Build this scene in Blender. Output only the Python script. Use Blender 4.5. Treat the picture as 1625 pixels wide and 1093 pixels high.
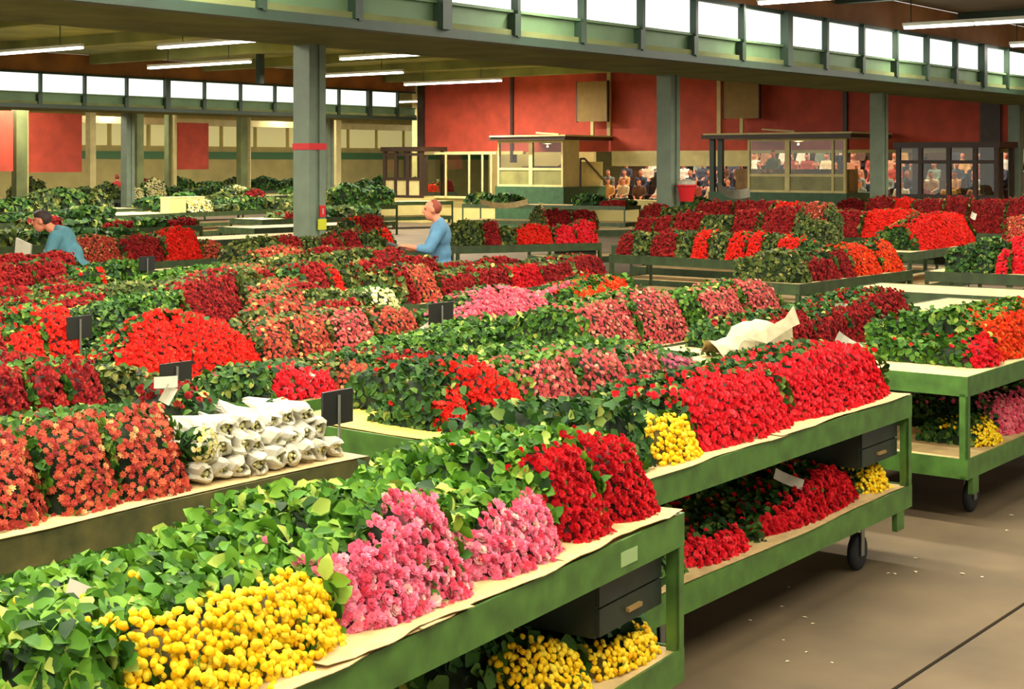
import bpy, math, random
import numpy as np
from mathutils import Matrix, Vector, Euler

for o in list(bpy.data.objects):
    bpy.data.objects.remove(o)
random.seed(7)
rng = np.random.default_rng(7)
sc = bpy.context.scene
col = sc.collection

# ------------------------------------------------------------------ camera, world, exposure
F, CX, HY, H = 2380.0, 812.5, 258.0, 2.2          # focal length and horizon in photo pixels, eye height
cam_d = bpy.data.cameras.new('camera')
cam = bpy.data.objects.new('camera', cam_d)
col.objects.link(cam)
cam.location = (0, 0, H)
cam.rotation_euler = (math.pi / 2, 0, 0)
cam_d.sensor_width = 36.0
cam_d.lens = F / 1625 * 36
cam_d.shift_y = -(546.5 - HY) / 1625
cam_d.clip_end = 400
sc.camera = cam

world = bpy.data.worlds.new('world')
sc.world = world
world.use_nodes = True
world.node_tree.nodes['Background'].inputs[0].default_value = (1.0, 0.95, 0.84, 1)
world.node_tree.nodes['Background'].inputs[1].default_value = 1.15
vs = sc.view_settings
vs.view_transform = 'Standard'
vs.look = 'None'
vs.gamma = 1.0
vs.use_curve_mapping = False
vs.exposure = 0.15
sc.cycles.max_bounces = 6
sc.cycles.diffuse_bounces = 3
sc.cycles.caustics_reflective = False
sc.cycles.caustics_refractive = False
LAMP_W = 165.0                                     # watts of one row of fluorescent tubes

# the hall's own axes: U runs along the trolley rows, V across them
UX, UY = 0.6206, 0.7841
UANG = math.atan2(UY, UX)

def W(u, v, z=0.0):
    return Vector((UX * u - UY * v, UY * u + UX * v, z))

# ------------------------------------------------------------------ helpers
def lin(c):
    out = []
    for x in c[:3]:
        x /= 255.0
        out.append(x / 12.92 if x <= 0.04045 else ((x + 0.055) / 1.055) ** 2.4)
    return tuple(out) + (1.0,)

MATS = {}

def mat(name, c, rough=0.6, metal=0.0, noise=0.0, scale=6.0, c2=None, bump=0.0, emit=0.0, coat=0.0, alpha=1.0, trans=0.0):
    if name in MATS:
        return MATS[name]
    m = bpy.data.materials.new(name)
    m.use_nodes = True
    nt = m.node_tree
    b = nt.nodes['Principled BSDF']
    b.inputs['Base Color'].default_value = lin(c)
    b.inputs['Roughness'].default_value = rough
    b.inputs['Metallic'].default_value = metal
    b.inputs['Coat Weight'].default_value = coat
    b.inputs['Transmission Weight'].default_value = trans
    if emit:
        b.inputs['Emission Color'].default_value = lin(c)
        b.inputs['Emission Strength'].default_value = emit
    if noise or c2:
        tc = nt.nodes.new('ShaderNodeTexCoord')
        n = nt.nodes.new('ShaderNodeTexNoise')
        n.inputs['Scale'].default_value = scale
        n.inputs['Detail'].default_value = 6
        r = nt.nodes.new('ShaderNodeValToRGB')
        r.color_ramp.elements[0].position = 0.3
        r.color_ramp.elements[1].position = 0.7
        d = c2 if c2 else tuple(max(0, x * (1 - noise)) for x in c)
        r.color_ramp.elements[0].color = lin(d)
        r.color_ramp.elements[1].color = lin(c)
        nt.links.new(tc.outputs['Object'], n.inputs['Vector'])
        nt.links.new(n.outputs['Fac'], r.inputs['Fac'])
        nt.links.new(r.outputs['Color'], b.inputs['Base Color'])
        if bump:
            bp = nt.nodes.new('ShaderNodeBump')
            bp.inputs['Strength'].default_value = bump
            nt.links.new(n.outputs['Fac'], bp.inputs['Height'])
            nt.links.new(bp.outputs['Normal'], b.inputs['Normal'])
    if emit > 3:
        m.cycles.emission_sampling = 'NONE'
    MATS[name] = m
    return m

def tint_mat(name, stops, rough=0.55, translucent=0.0):
    """colour picked by the per-bloom / per-leaf attribute 'tint'"""
    m = bpy.data.materials.new(name)
    m.use_nodes = True
    nt = m.node_tree
    b = nt.nodes['Principled BSDF']
    b.inputs['Roughness'].default_value = rough
    b.inputs['Specular IOR Level'].default_value = 0.2
    a = nt.nodes.new('ShaderNodeAttribute')
    a.attribute_name = 'tint'
    r = nt.nodes.new('ShaderNodeValToRGB')
    el = r.color_ramp.elements
    while len(el) < len(stops):
        el.new(0.5)
    for e, (p, c) in zip(el, stops):
        e.position = p
        e.color = lin(c)
    nt.links.new(a.outputs['Fac'], r.inputs['Fac'])
    nt.links.new(r.outputs['Color'], b.inputs['Base Color'])
    if translucent:
        t = nt.nodes.new('ShaderNodeBsdfTranslucent')
        mx = nt.nodes.new('ShaderNodeMixShader')
        mx.inputs[0].default_value = translucent
        out = nt.nodes['Material Output']
        nt.links.new(r.outputs['Color'], t.inputs['Color'])
        nt.links.new(b.outputs[0], mx.inputs[1])
        nt.links.new(t.outputs[0], mx.inputs[2])
        nt.links.new(mx.outputs[0], out.inputs['Surface'])
    MATS[name] = m
    return m

class MB:
    """collects boxes, bars and tubes into one mesh"""
    def __init__(self):
        self.v, self.f, self.m = [], [], []

    def add(self, vs_, fs_, mi=0):
        b = len(self.v)
        self.v += [tuple(p) for p in vs_]
        self.f += [tuple(b + i for i in f) for f in fs_]
        self.m += [mi] * len(fs_)
        return self

    def box(self, x0, x1, y0, y1, z0, z1, mi=0):
        p = [(x0, y0, z0), (x1, y0, z0), (x1, y1, z0), (x0, y1, z0), (x0, y0, z1), (x1, y0, z1), (x1, y1, z1), (x0, y1, z1)]
        return self.add(p, [(0, 3, 2, 1), (4, 5, 6, 7), (0, 1, 5, 4), (1, 2, 6, 5), (2, 3, 7, 6), (3, 0, 4, 7)], mi)

    def cyl(self, p, q, r, n=10, r2=None, mi=0, caps=True):
        p, q = Vector(p), Vector(q)
        r2 = r if r2 is None else r2
        d = (q - p).normalized()
        a = d.orthogonal().normalized()
        b = d.cross(a)
        vs_ = []
        for c, rr in ((p, r), (q, r2)):
            for i in range(n):
                t = 2 * math.pi * i / n
                vs_.append(c + a * (rr * math.cos(t)) + b * (rr * math.sin(t)))
        fs_ = [(i, (i + 1) % n, n + (i + 1) % n, n + i) for i in range(n)]
        if caps:
            fs_ += [tuple(range(n))[::-1], tuple(range(n, 2 * n))]
        return self.add(vs_, fs_, mi)

    def lathe(self, c, prof, axis='z', n=14, mi=0):
        vs_, fs_ = [], []
        for (r, h) in prof:
            for i in range(n):
                t = 2 * math.pi * i / n
                x, y = r * math.cos(t), r * math.sin(t)
                if axis == 'z': vs_.append((c[0] + x, c[1] + y, c[2] + h))
                elif axis == 'y': vs_.append((c[0] + x, c[1] + h, c[2] + y))
                else: vs_.append((c[0] + h, c[1] + x, c[2] + y))
        for k in range(len(prof) - 1):
            for i in range(n):
                j = (i + 1) % n
                fs_.append((k * n + i, k * n + j, (k + 1) * n + j, (k + 1) * n + i))
        return self.add(vs_, fs_, mi)

    def mesh(self, name, mats):
        me = bpy.data.meshes.new(name)
        me.from_pydata(self.v, [], self.f)
        for m in (mats if isinstance(mats, (list, tuple)) else [mats]):
            me.materials.append(m)
        if any(self.m):
            me.polygons.foreach_set('material_index', self.m)
        me.update()
        return me

    def build(self, name, mats, parent=None, smooth=False):
        me = self.mesh(name, mats)
        if smooth:
            me.polygons.foreach_set('use_smooth', [True] * len(me.polygons))
        return link(name, me, parent)

def link(name, me, parent=None):
    o = bpy.data.objects.new(name, me)
    col.objects.link(o)
    if parent is not None:
        o.parent = parent
    return o

def tag(o, label=None, cat=None, group=None, kind=None):
    if label: o['label'] = label
    if cat: o['category'] = cat
    if group: o['group'] = group
    if kind: o['kind'] = kind
    return o

def empty(name, loc=(0, 0, 0), rz=0.0):
    o = bpy.data.objects.new(name, None)
    o.empty_display_size = 0.1
    col.objects.link(o)
    o.location = loc
    o.rotation_euler = (0, 0, rz)
    return o

def copy_tree(o, parent=None):
    c = o.copy()
    col.objects.link(c)
    c.parent = parent
    for ch in KIDS.get(o.name, list(o.children)):
        copy_tree(ch, c)
    return c
KIDS = {}

def np_mesh(name, V, T, tint, m):
    """triangle mesh straight from arrays, with the float attribute 'tint' per vertex"""
    me = bpy.data.meshes.new(name)
    me.vertices.add(len(V))
    me.vertices.foreach_set('co', np.asarray(V, dtype=np.float32).ravel())
    n = len(T)
    me.loops.add(3 * n)
    me.loops.foreach_set('vertex_index', np.asarray(T, dtype=np.int32).ravel())
    me.polygons.add(n)
    me.polygons.foreach_set('loop_start', np.arange(0, 3 * n, 3, dtype=np.int32))
    me.polygons.foreach_set('loop_total', np.full(n, 3, dtype=np.int32))
    at = me.attributes.new('tint', 'FLOAT', 'POINT')
    at.data.foreach_set('value', np.asarray(tint, dtype=np.float32))
    me.materials.append(m)
    me.update(calc_edges=True)
    me.validate()
    return me

def frames(N, spin):
    """rotation matrices whose third column is N, turned by spin"""
    N = N / np.linalg.norm(N, axis=1, keepdims=True)
    a = np.where(np.abs(N[:, 2:3]) < 0.9, np.array([[0, 0, 1.0]]), np.array([[1.0, 0, 0]]))
    X = np.cross(a, N)
    X /= np.linalg.norm(X, axis=1, keepdims=True)
    Y = np.cross(N, X)
    c, s = np.cos(spin)[:, None], np.sin(spin)[:, None]
    return np.stack([X * c + Y * s, -X * s + Y * c, N], axis=2)

def scatter(name, tmpl, P, N, size, tint, m, spin=None):
    V, T = tmpl
    n = len(P)
    if spin is None:
        spin = rng.uniform(0, 6.283, n)
    R = frames(N, spin) * np.asarray(size).reshape(-1, 1, 1)
    VV = np.einsum('nij,kj->nki', R, V) + P[:, None, :]
    TT = T[None] + (np.arange(n) * len(V))[:, None, None]
    return np_mesh(name, VV.reshape(-1, 3), TT.reshape(-1, 3), np.repeat(tint, len(V)), m)

# ------------------------------------------------------------------ bloom and leaf templates (unit radius, facing +z)
def petal_ring(n, r0, r1, z0, z1, w, off, V, T):
    for i in range(n):
        a = off + 2 * math.pi * i / n
        b = len(V)
        ca, sa = math.cos(a), math.sin(a)
        def p(r, t, z):
            V.append((r * ca - t * sa, r * sa + t * ca, z))
        p(r0, 0, z0); p((r0 + r1) * .55, w, (z0 + z1) * .5); p(r1, 0, z1); p((r0 + r1) * .55, -w, (z0 + z1) * .5)
        T.append((b, b + 3, b + 2)); T.append((b, b + 2, b + 1))

def t_rose():
    V, T = [], []
    petal_ring(6, .15, 1.0, -.25, .12, .52, 0, V, T)
    petal_ring(5, .12, .74, -.05, .42, .44, .5, V, T)
    petal_ring(4, .05, .42, .15, .62, .32, .2, V, T)
    return np.array(V), np.array(T)

def t_carnation():
    V, T = [], []
    petal_ring(8, .1, 1.0, -.15, .0, .34, 0, V, T)
    petal_ring(7, .1, .78, .0, .35, .34, .4, V, T)
    petal_ring(5, .05, .45, .2, .6, .3, .1, V, T)
    return np.array(V), np.array(T)

def t_daisy():
    V, T = [], []
    petal_ring(8, .1, 1.0, .0, .06, .26, 0, V, T)
    petal_ring(6, .05, .55, .1, .32, .26, .3, V, T)
    return np.array(V), np.array(T)

def t_pompon():
    V, T = [], []
    rings = [(0.55, -.35), (1.0, 0.0), (.85, .4), (.45, .7)]
    n = 7
    for k, (r, z) in enumerate(rings):
        for i in range(n):
            a = 2 * math.pi * (i + .5 * (k % 2)) / n
            q = r * (1.1 if i % 2 else .9)
            V.append((q * math.cos(a), q * math.sin(a), z))
    V.append((0, 0, .8))
    for k in range(3):
        for i in range(n):
            j = (i + 1) % n
            T.append((k * n + i, k * n + j, (k + 1) * n + j)); T.append((k * n + i, (k + 1) * n + j, (k + 1) * n + i))
    for i in range(n):
        T.append((3 * n + i, 3 * n + (i + 1) % n, 4 * n))
    return np.array(V), np.array(T)

def t_leaf(w, curl):
    ys = [0, .35, .75, 1.0]
    ws = [.06, w, w * .75, .0]
    V, T = [], []
    for y, ww in zip(ys, ws):
        z = -curl * y * y
        V += [(-ww, y - .4, z + ww * .35), (0, y - .4, z), (ww, y - .4, z + ww * .35)]
    for k in range(3):
        a = 3 * k
        for s in (0, 1):
            T += [(a + s, a + s + 1, a + s + 4), (a + s, a + s + 4, a + s + 3)]
    return np.array(V), np.array(T)

ROSE, CARN, DAISY, POMP = t_rose(), t_carnation(), t_daisy(), t_pompon()
BROAD, NARROW = t_leaf(.36, .25), t_leaf(.17, .35)

# ------------------------------------------------------------------ materials
M_green = mat('green_steel', (86, 130, 52), .45, noise=.28, scale=9, bump=.05)
M_greend = mat('olive_green_steel', (64, 84, 42), .5, c2=(44, 56, 30), scale=7)
M_dkgreen = mat('dark_green_steel', (38, 50, 34), .5, noise=.3, scale=9)
M_board = mat('papered_board', (236, 204, 138), .8, noise=.22, scale=5, bump=.1)
M_paper = mat('newsprint', (222, 190, 128), .9, noise=.16, scale=16)
M_white = mat('white_paper', (198, 192, 168), .85, noise=.1, scale=9, bump=.25)
M_black = mat('black_board', (26, 28, 24), .55, noise=.2, scale=9)
M_rubber = mat('rubber', (18, 18, 18), .7)
M_chrome = mat('caster_steel', (150, 155, 150), .35, metal=.8)
M_floor = mat('floor_concrete', (114, 96, 68), .85, c2=(90, 76, 53), scale=1.6, bump=.08)
M_floor2 = mat('floor_joint_tar', (24, 22, 18), .9)
M_redwall = mat('red_wallboard', (208, 80, 54), .75, noise=.16, scale=2.2)
M_cream = mat('cream_paint', (226, 208, 138), .6, noise=.1, scale=3)
M_beige = mat('beige_wall', (222, 204, 128), .8, noise=.12, scale=1.0)
M_slab = mat('slab_underside', (120, 128, 76), .85, noise=.25, scale=1.4)
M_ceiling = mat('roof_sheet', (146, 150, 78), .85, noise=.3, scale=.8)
M_fascia = mat('fascia_panel', (98, 128, 88), .6, noise=.15, scale=2)
M_mull = mat('mullion_green', (40, 62, 44), .5, noise=.15, scale=4)
M_wood = mat('orange_wood', (158, 104, 50), .7, noise=.3, scale=1.1)
M_column = mat('column_paint', (126, 142, 118), .55, noise=.15, scale=3)
M_pane = mat('daylit_pane', (236, 244, 238), .5, emit=1.0)
M_tube = mat('fluorescent_tube', (255, 250, 235), .4, emit=7.0)
M_housing = mat('lamp_housing', (225, 225, 210), .5)
M_brown = mat('brown_frame', (66, 46, 32), .5, noise=.2)
M_tan = mat('tan_board', (160, 128, 66), .7, noise=.1, scale=4)
M_signred = mat('signal_red', (216, 24, 30), .45)
M_signyel = mat('label_yellow', (214, 214, 40), .5)
M_skin = mat('skin', (214, 132, 96), .55)
M_shirt = mat('blue_shirt', (96, 146, 178), .85, noise=.18, scale=7)
M_shirt2 = mat('teal_shirt', (84, 138, 150), .85, noise=.18, scale=7)
M_trouser = mat('dark_trousers', (48, 50, 58), .85)
M_hairdk = mat('dark_hair', (50, 34, 26), .7)
M_hairred = mat('auburn_hair', (140, 62, 40), .7)
M_shoe = mat('shoe_leather', (34, 26, 20), .5)
M_glass = mat('cabin_glass', (225, 230, 215), .0, trans=1.0)
M_stem = mat('stem_shade', (30, 48, 16), 1.0, c2=(18, 26, 10), scale=26, bump=.3)  # dark green puts the shade in the bunches' gaps into the colour
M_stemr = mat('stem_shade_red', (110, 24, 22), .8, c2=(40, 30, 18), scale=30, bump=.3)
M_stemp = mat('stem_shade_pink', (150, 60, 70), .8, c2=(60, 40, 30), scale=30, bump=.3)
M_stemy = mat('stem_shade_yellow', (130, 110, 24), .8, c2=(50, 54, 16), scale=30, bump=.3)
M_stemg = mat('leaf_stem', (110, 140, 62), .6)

L_bright = tint_mat('leaf_fresh', [(0, (24, 58, 12)), (.45, (76, 128, 28)), (.8, (122, 166, 48)), (1, (182, 194, 88))], .58, .1)
L_fresh = tint_mat('leaf_green', [(0, (18, 48, 10)), (.45, (54, 96, 22)), (.8, (90, 130, 38)), (1, (150, 162, 70))], .6, .08)
L_mid = tint_mat('leaf_deep', [(0, (16, 40, 14)), (.5, (46, 86, 30)), (.85, (84, 116, 40)), (1, (134, 142, 62))], .6, .08)
L_dull = tint_mat('leaf_olive', [(0, (26, 42, 18)), (.5, (72, 92, 36)), (.85, (112, 116, 50)), (1, (158, 148, 78))], .6, .08)
B = {
    'red': tint_mat('petal_red', [(0, (196, 20, 14)), (.5, (236, 36, 22)), (1, (250, 66, 44))], .6, .1),
    'orange': tint_mat('petal_orange', [(0, (214, 40, 14)), (.6, (244, 74, 22)), (1, (252, 130, 50))], .6, .1),
    'crimson': tint_mat('petal_crimson', [(0, (204, 14, 30)), (.5, (238, 32, 44)), (1, (250, 74, 84))], .6, .1),
    'dark': tint_mat('petal_dark_red', [(0, (104, 18, 24)), (.5, (160, 33, 35)), (1, (194, 60, 48))], .65, .1),
    'velvet': tint_mat('petal_velvet_red', [(0, (168, 12, 24)), (.5, (212, 24, 36)), (1, (234, 52, 54))], .65, .1),
    'brown': tint_mat('petal_bronze', [(0, (128, 36, 32)), (.45, (184, 62, 46)), (.8, (206, 98, 62)), (1, (226, 178, 110))], .65, .1),
    'rosy': tint_mat('petal_rosy', [(0, (140, 44, 52)), (.45, (200, 72, 74)), (.8, (214, 118, 100)), (1, (228, 178, 144))], .65, .1),
    'mauve': tint_mat('petal_mauve', [(0, (130, 50, 90)), (.5, (196, 84, 110)), (1, (220, 140, 140))], .65, .1),
    'pink': tint_mat('petal_pink', [(0, (232, 70, 92)), (.35, (246, 112, 142)), (.7, (252, 160, 182)), (1, (255, 218, 200))], .55, .15),
    'coral': tint_mat('petal_coral', [(0, (232, 74, 96)), (.5, (246, 112, 134)), (1, (250, 160, 160))], .6, .12),
    'yellow': tint_mat('petal_yellow', [(0, (240, 172, 8)), (.4, (255, 210, 14)), (1, (255, 234, 70))], .6, .1),
    'cream': tint_mat('petal_cream', [(0, (214, 196, 96)), (.5, (240, 232, 160)), (1, (250, 248, 222))], .6, .1),
}

# ------------------------------------------------------------------ the hall
def uvbox(name, u0, u1, v0, v1, z0, z1, m, parent=None):
    """box aligned to the hall axes; returned as an object whose own axes are (U, V, z)"""
    b = MB().box(u0, u1, v0, v1, z0, z1)
    o = b.build(name, m, parent)
    if parent is None:
        o.rotation_euler = (0, 0, UANG)
    return o

def struct(o):
    o['kind'] = 'structure'
    return o

CZ = 5.5                                            # roof height
SZ = 3.85                                           # underside of the low slabs
V1, V2, V3 = 12.8, 38.7, 64.6                       # clerestory lines
struct(uvbox('floor', -14, 95, 2.65, 70, -.25, 0, M_floor))
struct(uvbox('floor', -14, 95, -14, 2.628, -.25, 0, M_floor))
struct(uvbox('trim_1', -14, 95, 2.627, 2.651, -.25, -.012, M_floor2))
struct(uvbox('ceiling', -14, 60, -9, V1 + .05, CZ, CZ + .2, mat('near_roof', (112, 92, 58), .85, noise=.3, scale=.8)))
struct(uvbox('ceiling', -14, 44, V1 + 2.7, V2 + .05, CZ, CZ + .2, M_ceiling))
struct(uvbox('ceiling', -14, 95, V2 + 2.7, V3 + 3, CZ, CZ + .2, M_ceiling))
for k, (v0, uend) in enumerate(((V1, 60), (V2, 43.0))):
    s = struct(uvbox('ceiling', -14, uend, v0 + .02, v0 + 2.7, SZ, SZ + .18, M_slab))
    # clerestory standing on the slab's front edge
    w = struct(uvbox(f'window_{k + 1}', -14, uend, v0 + .10, v0 + .16, SZ + .1, SZ + .42, M_fascia))
    uvbox('sill_rail', -14, uend, v0 + .04, v0 + .18, SZ + .42, SZ + .46, M_fascia, w)
    uvbox('head_rail', -14, uend, v0 + .04, v0 + .18, SZ + 1.0, SZ + 1.07, M_mull, w)
    uvbox('bottom_flange', -14, uend, v0, v0 + .2, SZ - .02, SZ + .1, M_mull, w)
    struct(uvbox(f'trim_{k + 2}', -14, uend, v0 + .08, v0 + .2, SZ + 1.07, CZ, M_wood))
    base = 14.75 if k == 0 else 31.0
    step = 9.38 / 6
    thick = MB().box(-.09, .09, -.06, .2, 0, .98).mesh('mullion', M_mull)
    thin = MB().box(-.035, .035, -.02, .16, 0, .98).mesh('mullion', M_mull)
    blk = MB().box(-.075, .0, -.035, .12, 0, .3).mesh('mullion_foot', M_mull)
    pane = MB().box(.03, step - .03, 0, .02, .45, 1.0).mesh('pane', M_pane)
    for i in range(-15, 22):
        u = base + i * step
        if u < 3 or u > uend - .2:
            continue
        o = link('mullion', thick if i % 6 == 0 else thin, w)
        o.location = (u, v0, SZ + .08)
        o = link('mullion_foot', blk, w)
        o.location = (u - .035, v0, SZ + .1)
        if u + step < uend:
            o = link('pane', pane, w)
            o.location = (u, v0 + .1, SZ)
    # beam along the back edge of the slab closes the gap to the next roof
    struct(uvbox(f'trim_{k + 4}', -14, uend, v0 + 2.6, v0 + 2.75, SZ + .18, CZ + .1, M_slab))

# roof joists of the middle bay
for k in range(9):
    struct(uvbox(f'trim_{k + 10}', 6 + k * 4.4, 6.25 + k * 4.4, V1 + 2.8, V2, CZ - .28, CZ, M_ceiling))
for k in range(6):
    struct(uvbox(f'trim_{k + 20}', 14 + k * 6, 14.2 + k * 6, 0, V1, CZ - .3, CZ, M_mull))

# end wall in red boards above the booths
EU = 43.0
for k, (v0, v1) in enumerate(((38.4, 34.0), (34.0, 29.7), (29.7, 25.3), (25.3, 20.8), (20.8, 16.4), (16.4, 11.5), (11.5, 5.0))):
    struct(uvbox(f'wall_end_{k + 1}' if k else 'wall_end', EU, EU + .15, v1 + .06, v0 - .06, 2.58, CZ, M_redwall))
for k, (v, m, w_, z0) in enumerate(((38.45, M_brown, .16, 0), (34.0, M_brown, .06, 2.2), (29.7, M_cream, .07, 3.1), (25.3, M_cream, .07, 3.1), (20.8, M_brown, .07, 2.2), (16.2, M_brown, .3, 0))):
    struct(uvbox(f'trim_{k + 30}', EU - .08, EU + .18, v - w_, v + w_, z0, CZ, m))
struct(uvbox('trim_40', EU - .04, EU + .17, 5, 29.6, 2.5, 2.6, M_cream))
struct(uvbox('trim_41', EU - .04, EU + .17, 33.5, 38.4, 2.5, 2.62, M_cream))
struct(uvbox('wall_cream', EU - .02, EU + .16, 24.2, 29.6, 2.08, 2.5, M_cream))
struct(uvbox('wall_plinth', EU - 1.2, EU - 1.0, 5, 38.4, 0, .95, M_beige))
struct(uvbox('floor_platform', EU - 1.0, EU + 1.2, 5, 38.4, 0, .9, M_cream))

# far bay behind the second clerestory
struct(uvbox('wall_far', 4, 95, V3, V3 + .2, 0, CZ + .2, M_beige))
struct(uvbox('wall_far_side', 86, 86.2, V2, V3, 0, CZ + .2, M_beige))
struct(uvbox('trim_45', 4, 95, V3 - .06, V3, 2.4, 2.8, mat('green_band', (92, 140, 88), .6)))
fp = MB().box(.1, 2.3, -.03, 0, 3.1, 4.5).mesh('window_pane', mat('lit_window_yellow', (238, 224, 150), .5, emit=.35))
fw = struct(empty('window_5', W(0, V3 - .04), UANG))
for i in range(26):
    o = link('pane', fp, fw)
    o.location = (18 + i * 2.5, 0, 0)
def at_v(px, v):
    t = (px - CX) / F
    d = v / (UX - UY * t)
    return d * (UY + UX * t)            # U of the photo column px on the line V = v
k = 0
for (x0, x1, v, z0, z1) in ((-30, 21, 46, 1.9, 4.0), (38, 130, 47, 1.85, 4.0), (275, 331, 52, 1.9, 3.95)):
    struct(uvbox(f'wall_screen_{k + 1}', at_v(x0, v), at_v(x1, v), v, v + .12, z0, z1, M_redwall))
    k += 1
for k, (x, v, m, w_) in enumerate(((31, 46, M_slab, .22), (38, 46.5, M_cream, .09), (144, 50, M_cream, .14), (219, 48, M_slab, .16), (270, 52, M_slab, .2), (275, 51.8, M_cream, .07), (386, 50, M_slab, .26), (392, 50, M_cream, .09), (534, 52, M_cream, .17), (660, 47, M_cream, .1))):
    u = at_v(x, v)
    struct(uvbox(f'trim_{k + 50}', u - w_, u + w_, v - .15, v + .15, 0, CZ, m))
struct(uvbox('trim_65', 24, 80, 54, 54.3, 3.9, 4.2, M_cream))

# columns under the low slabs
def column(u, v, label, h=SZ, w_=.16, band=False):
    r = empty('concrete_column', W(u, v), UANG)
    tag(r, label, 'column', 'columns carrying the low slabs')
    MB().box(-w_, w_, -w_ + .03, w_, 0, h).build('shaft', M_column, r)
    MB().box(-w_, -w_ + .12, -w_, -w_ + .03, 0, h).build('edge_strip', M_column, r)
    MB().box(w_ - .12, w_, -w_, -w_ + .03, 0, h).build('edge_strip', M_column, r)
    if band:
        MB().box(-w_ - .008, w_ + .008, -w_ - .008, w_ + .008, 2.38, 2.47).build('painted_band', M_signred, r)
        s = MB().box(w_ - .13, w_ - .02, -w_ - .02, -w_, 1.44, 1.60).build('number_plate', M_signred, r)
        MB().box(w_ - .087, w_ - .063, -w_ - .024, -w_ - .02, 1.48, 1.56).build('digit', M_white, s)
        MB().box(w_ - .16, w_ - .0, -w_ - .015, -w_, 1.26, 1.41).build('yellow_notice', M_signyel, r)
    return r
cu = [14.75, 24.1, 33.4, 42.5]
cl = ['green-grey column with a red painted band, nearest on the left', 'green-grey column with the red bin, middle of the hall', 'green-grey column standing between the right booth and the brown cabin', 'green-grey column farthest right, beside the brown cabin']
for i, (u, l) in enumerate(zip(cu, cl)):
    column(u, 15.3, l, band=(i == 0))
column(31.2, 41.0, 'distant dark column under the far clerestory, left of the banded one')
column(40.5, 41.0, 'distant column behind the banded column')
pp = uvbox('drop_pipe', 30.9, 31.08, 34.2, 34.38, 4.6, CZ, M_mull)
tag(pp, 'dark pipe dropping from the roof left of the banded column', 'pipe')

# ------------------------------------------------------------------ fluorescent lights
tube_me = MB().cyl((0, -.7, 0), (0, .7, 0), .026, 8).mesh('tube', M_tube)
hous_me = MB().box(-.045, .045, -2.2, 2.2, .03, .1).mesh('housing', M_housing)
hous2_me = MB().box(-.045, .045, -1.47, 1.47, .03, .1).mesh('housing', M_housing)
hang_me = MB().cyl((0, 0, .1), (0, 0, .57), .012, 6).mesh('hanger', M_mull)
def fluorescent(u, v, label, group, n=3, power=1.0):
    r = empty('fluorescent_light', W(u, v, 4.93), UANG)
    tag(r, label, 'ceiling light', group)
    link('housing', hous_me if n == 3 else hous2_me, r)
    for k in range(n):
        for dx in (-.035, .035):
            o = link('tube', tube_me, r)
            o.location = (dx, 1.46 * (k - (n - 1) / 2), 0)
    for y in (-1.3, 1.3):
        o = link('hanger', hang_me, r)
        o.location = (0, y, 0)
    if True:
        ld = bpy.data.lights.new('tube_light', 'AREA')
        ld.shape = 'RECTANGLE'
        ld.size, ld.size_y = .25, 1.44 * n
        ld.energy = LAMP_W * power
        ld.color = (1.0, .93, .78)
        lo = bpy.data.objects.new('tube_light', ld)
        col.objects.link(lo)
        lo.parent = r
        lo.location = (0, 0, -.05)
for i, u in enumerate((-1.2, 1.8, 4.8, 7.8, 10.8, 16.8, 22.8, 28.8, 34.8)):
    for v in (11.2, 7.9, 4.6):
        if v == 11.2 and u in (22.8, 28.8, 34.8):
            l = {22.8: 'tube row cut by the top edge above the long window band', 28.8: 'tube row hung before the window band at top right', 34.8: 'farthest tube row over the near trolleys, at the top right corner'}[u]
        else:
            l = 'white fluorescent tube row hung over the nearest trolleys'
        fluorescent(u, v, l, 'tube rows over the near bay', n=2)
for i, u in enumerate((-4.2, -1.2, 1.8, 4.8, 7.8)):  # unseen tube rows, added to brighten the fronts of the near trolleys
    fluorescent(u, .4, 'tube row added over the camera aisle to light the trolley fronts', 'tube rows added over the near aisle', n=2, power=.75)
for (u, v, l) in ((15.8, 24.6, 'tube row cut by the left edge at the top corner'), (21.6, 32.3, 'tube row crossing the left edge above the far windows'), (22.8, 26.6, 'brightest tube row left of the banded column'), (27.5, 33.0, 'long tube row just above the far window band'), (28.3, 26.0, 'tube row between the banded column and the red wall'), (33.6, 33.0, 'tube row low behind the banded column'), (10.8, 26.6, 'tube row of the middle bay beyond the left edge'), (10.8, 20.0, 'tube row of the middle bay far beyond the left edge'), (39.0, 33.5, 'farthest tube row before the red wall')):
    fluorescent(u, v, l, 'tube rows over the middle bay', power=4.0)
for u in (30, 40, 50, 62):
    for v in (45.0, 55.0):
        fluorescent(u, v, f'distant tube row beyond the far clerestory, {[30, 40, 50, 62].index(u) + 1} bays in, {"nearer" if v < 50 else "farther"} line', 'tube rows over the far bay', power=3.2)

# ------------------------------------------------------------------ trolleys
ZT, ZL = .90, .40                                   # board tops of the two decks
class Cart:
    pass

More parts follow.
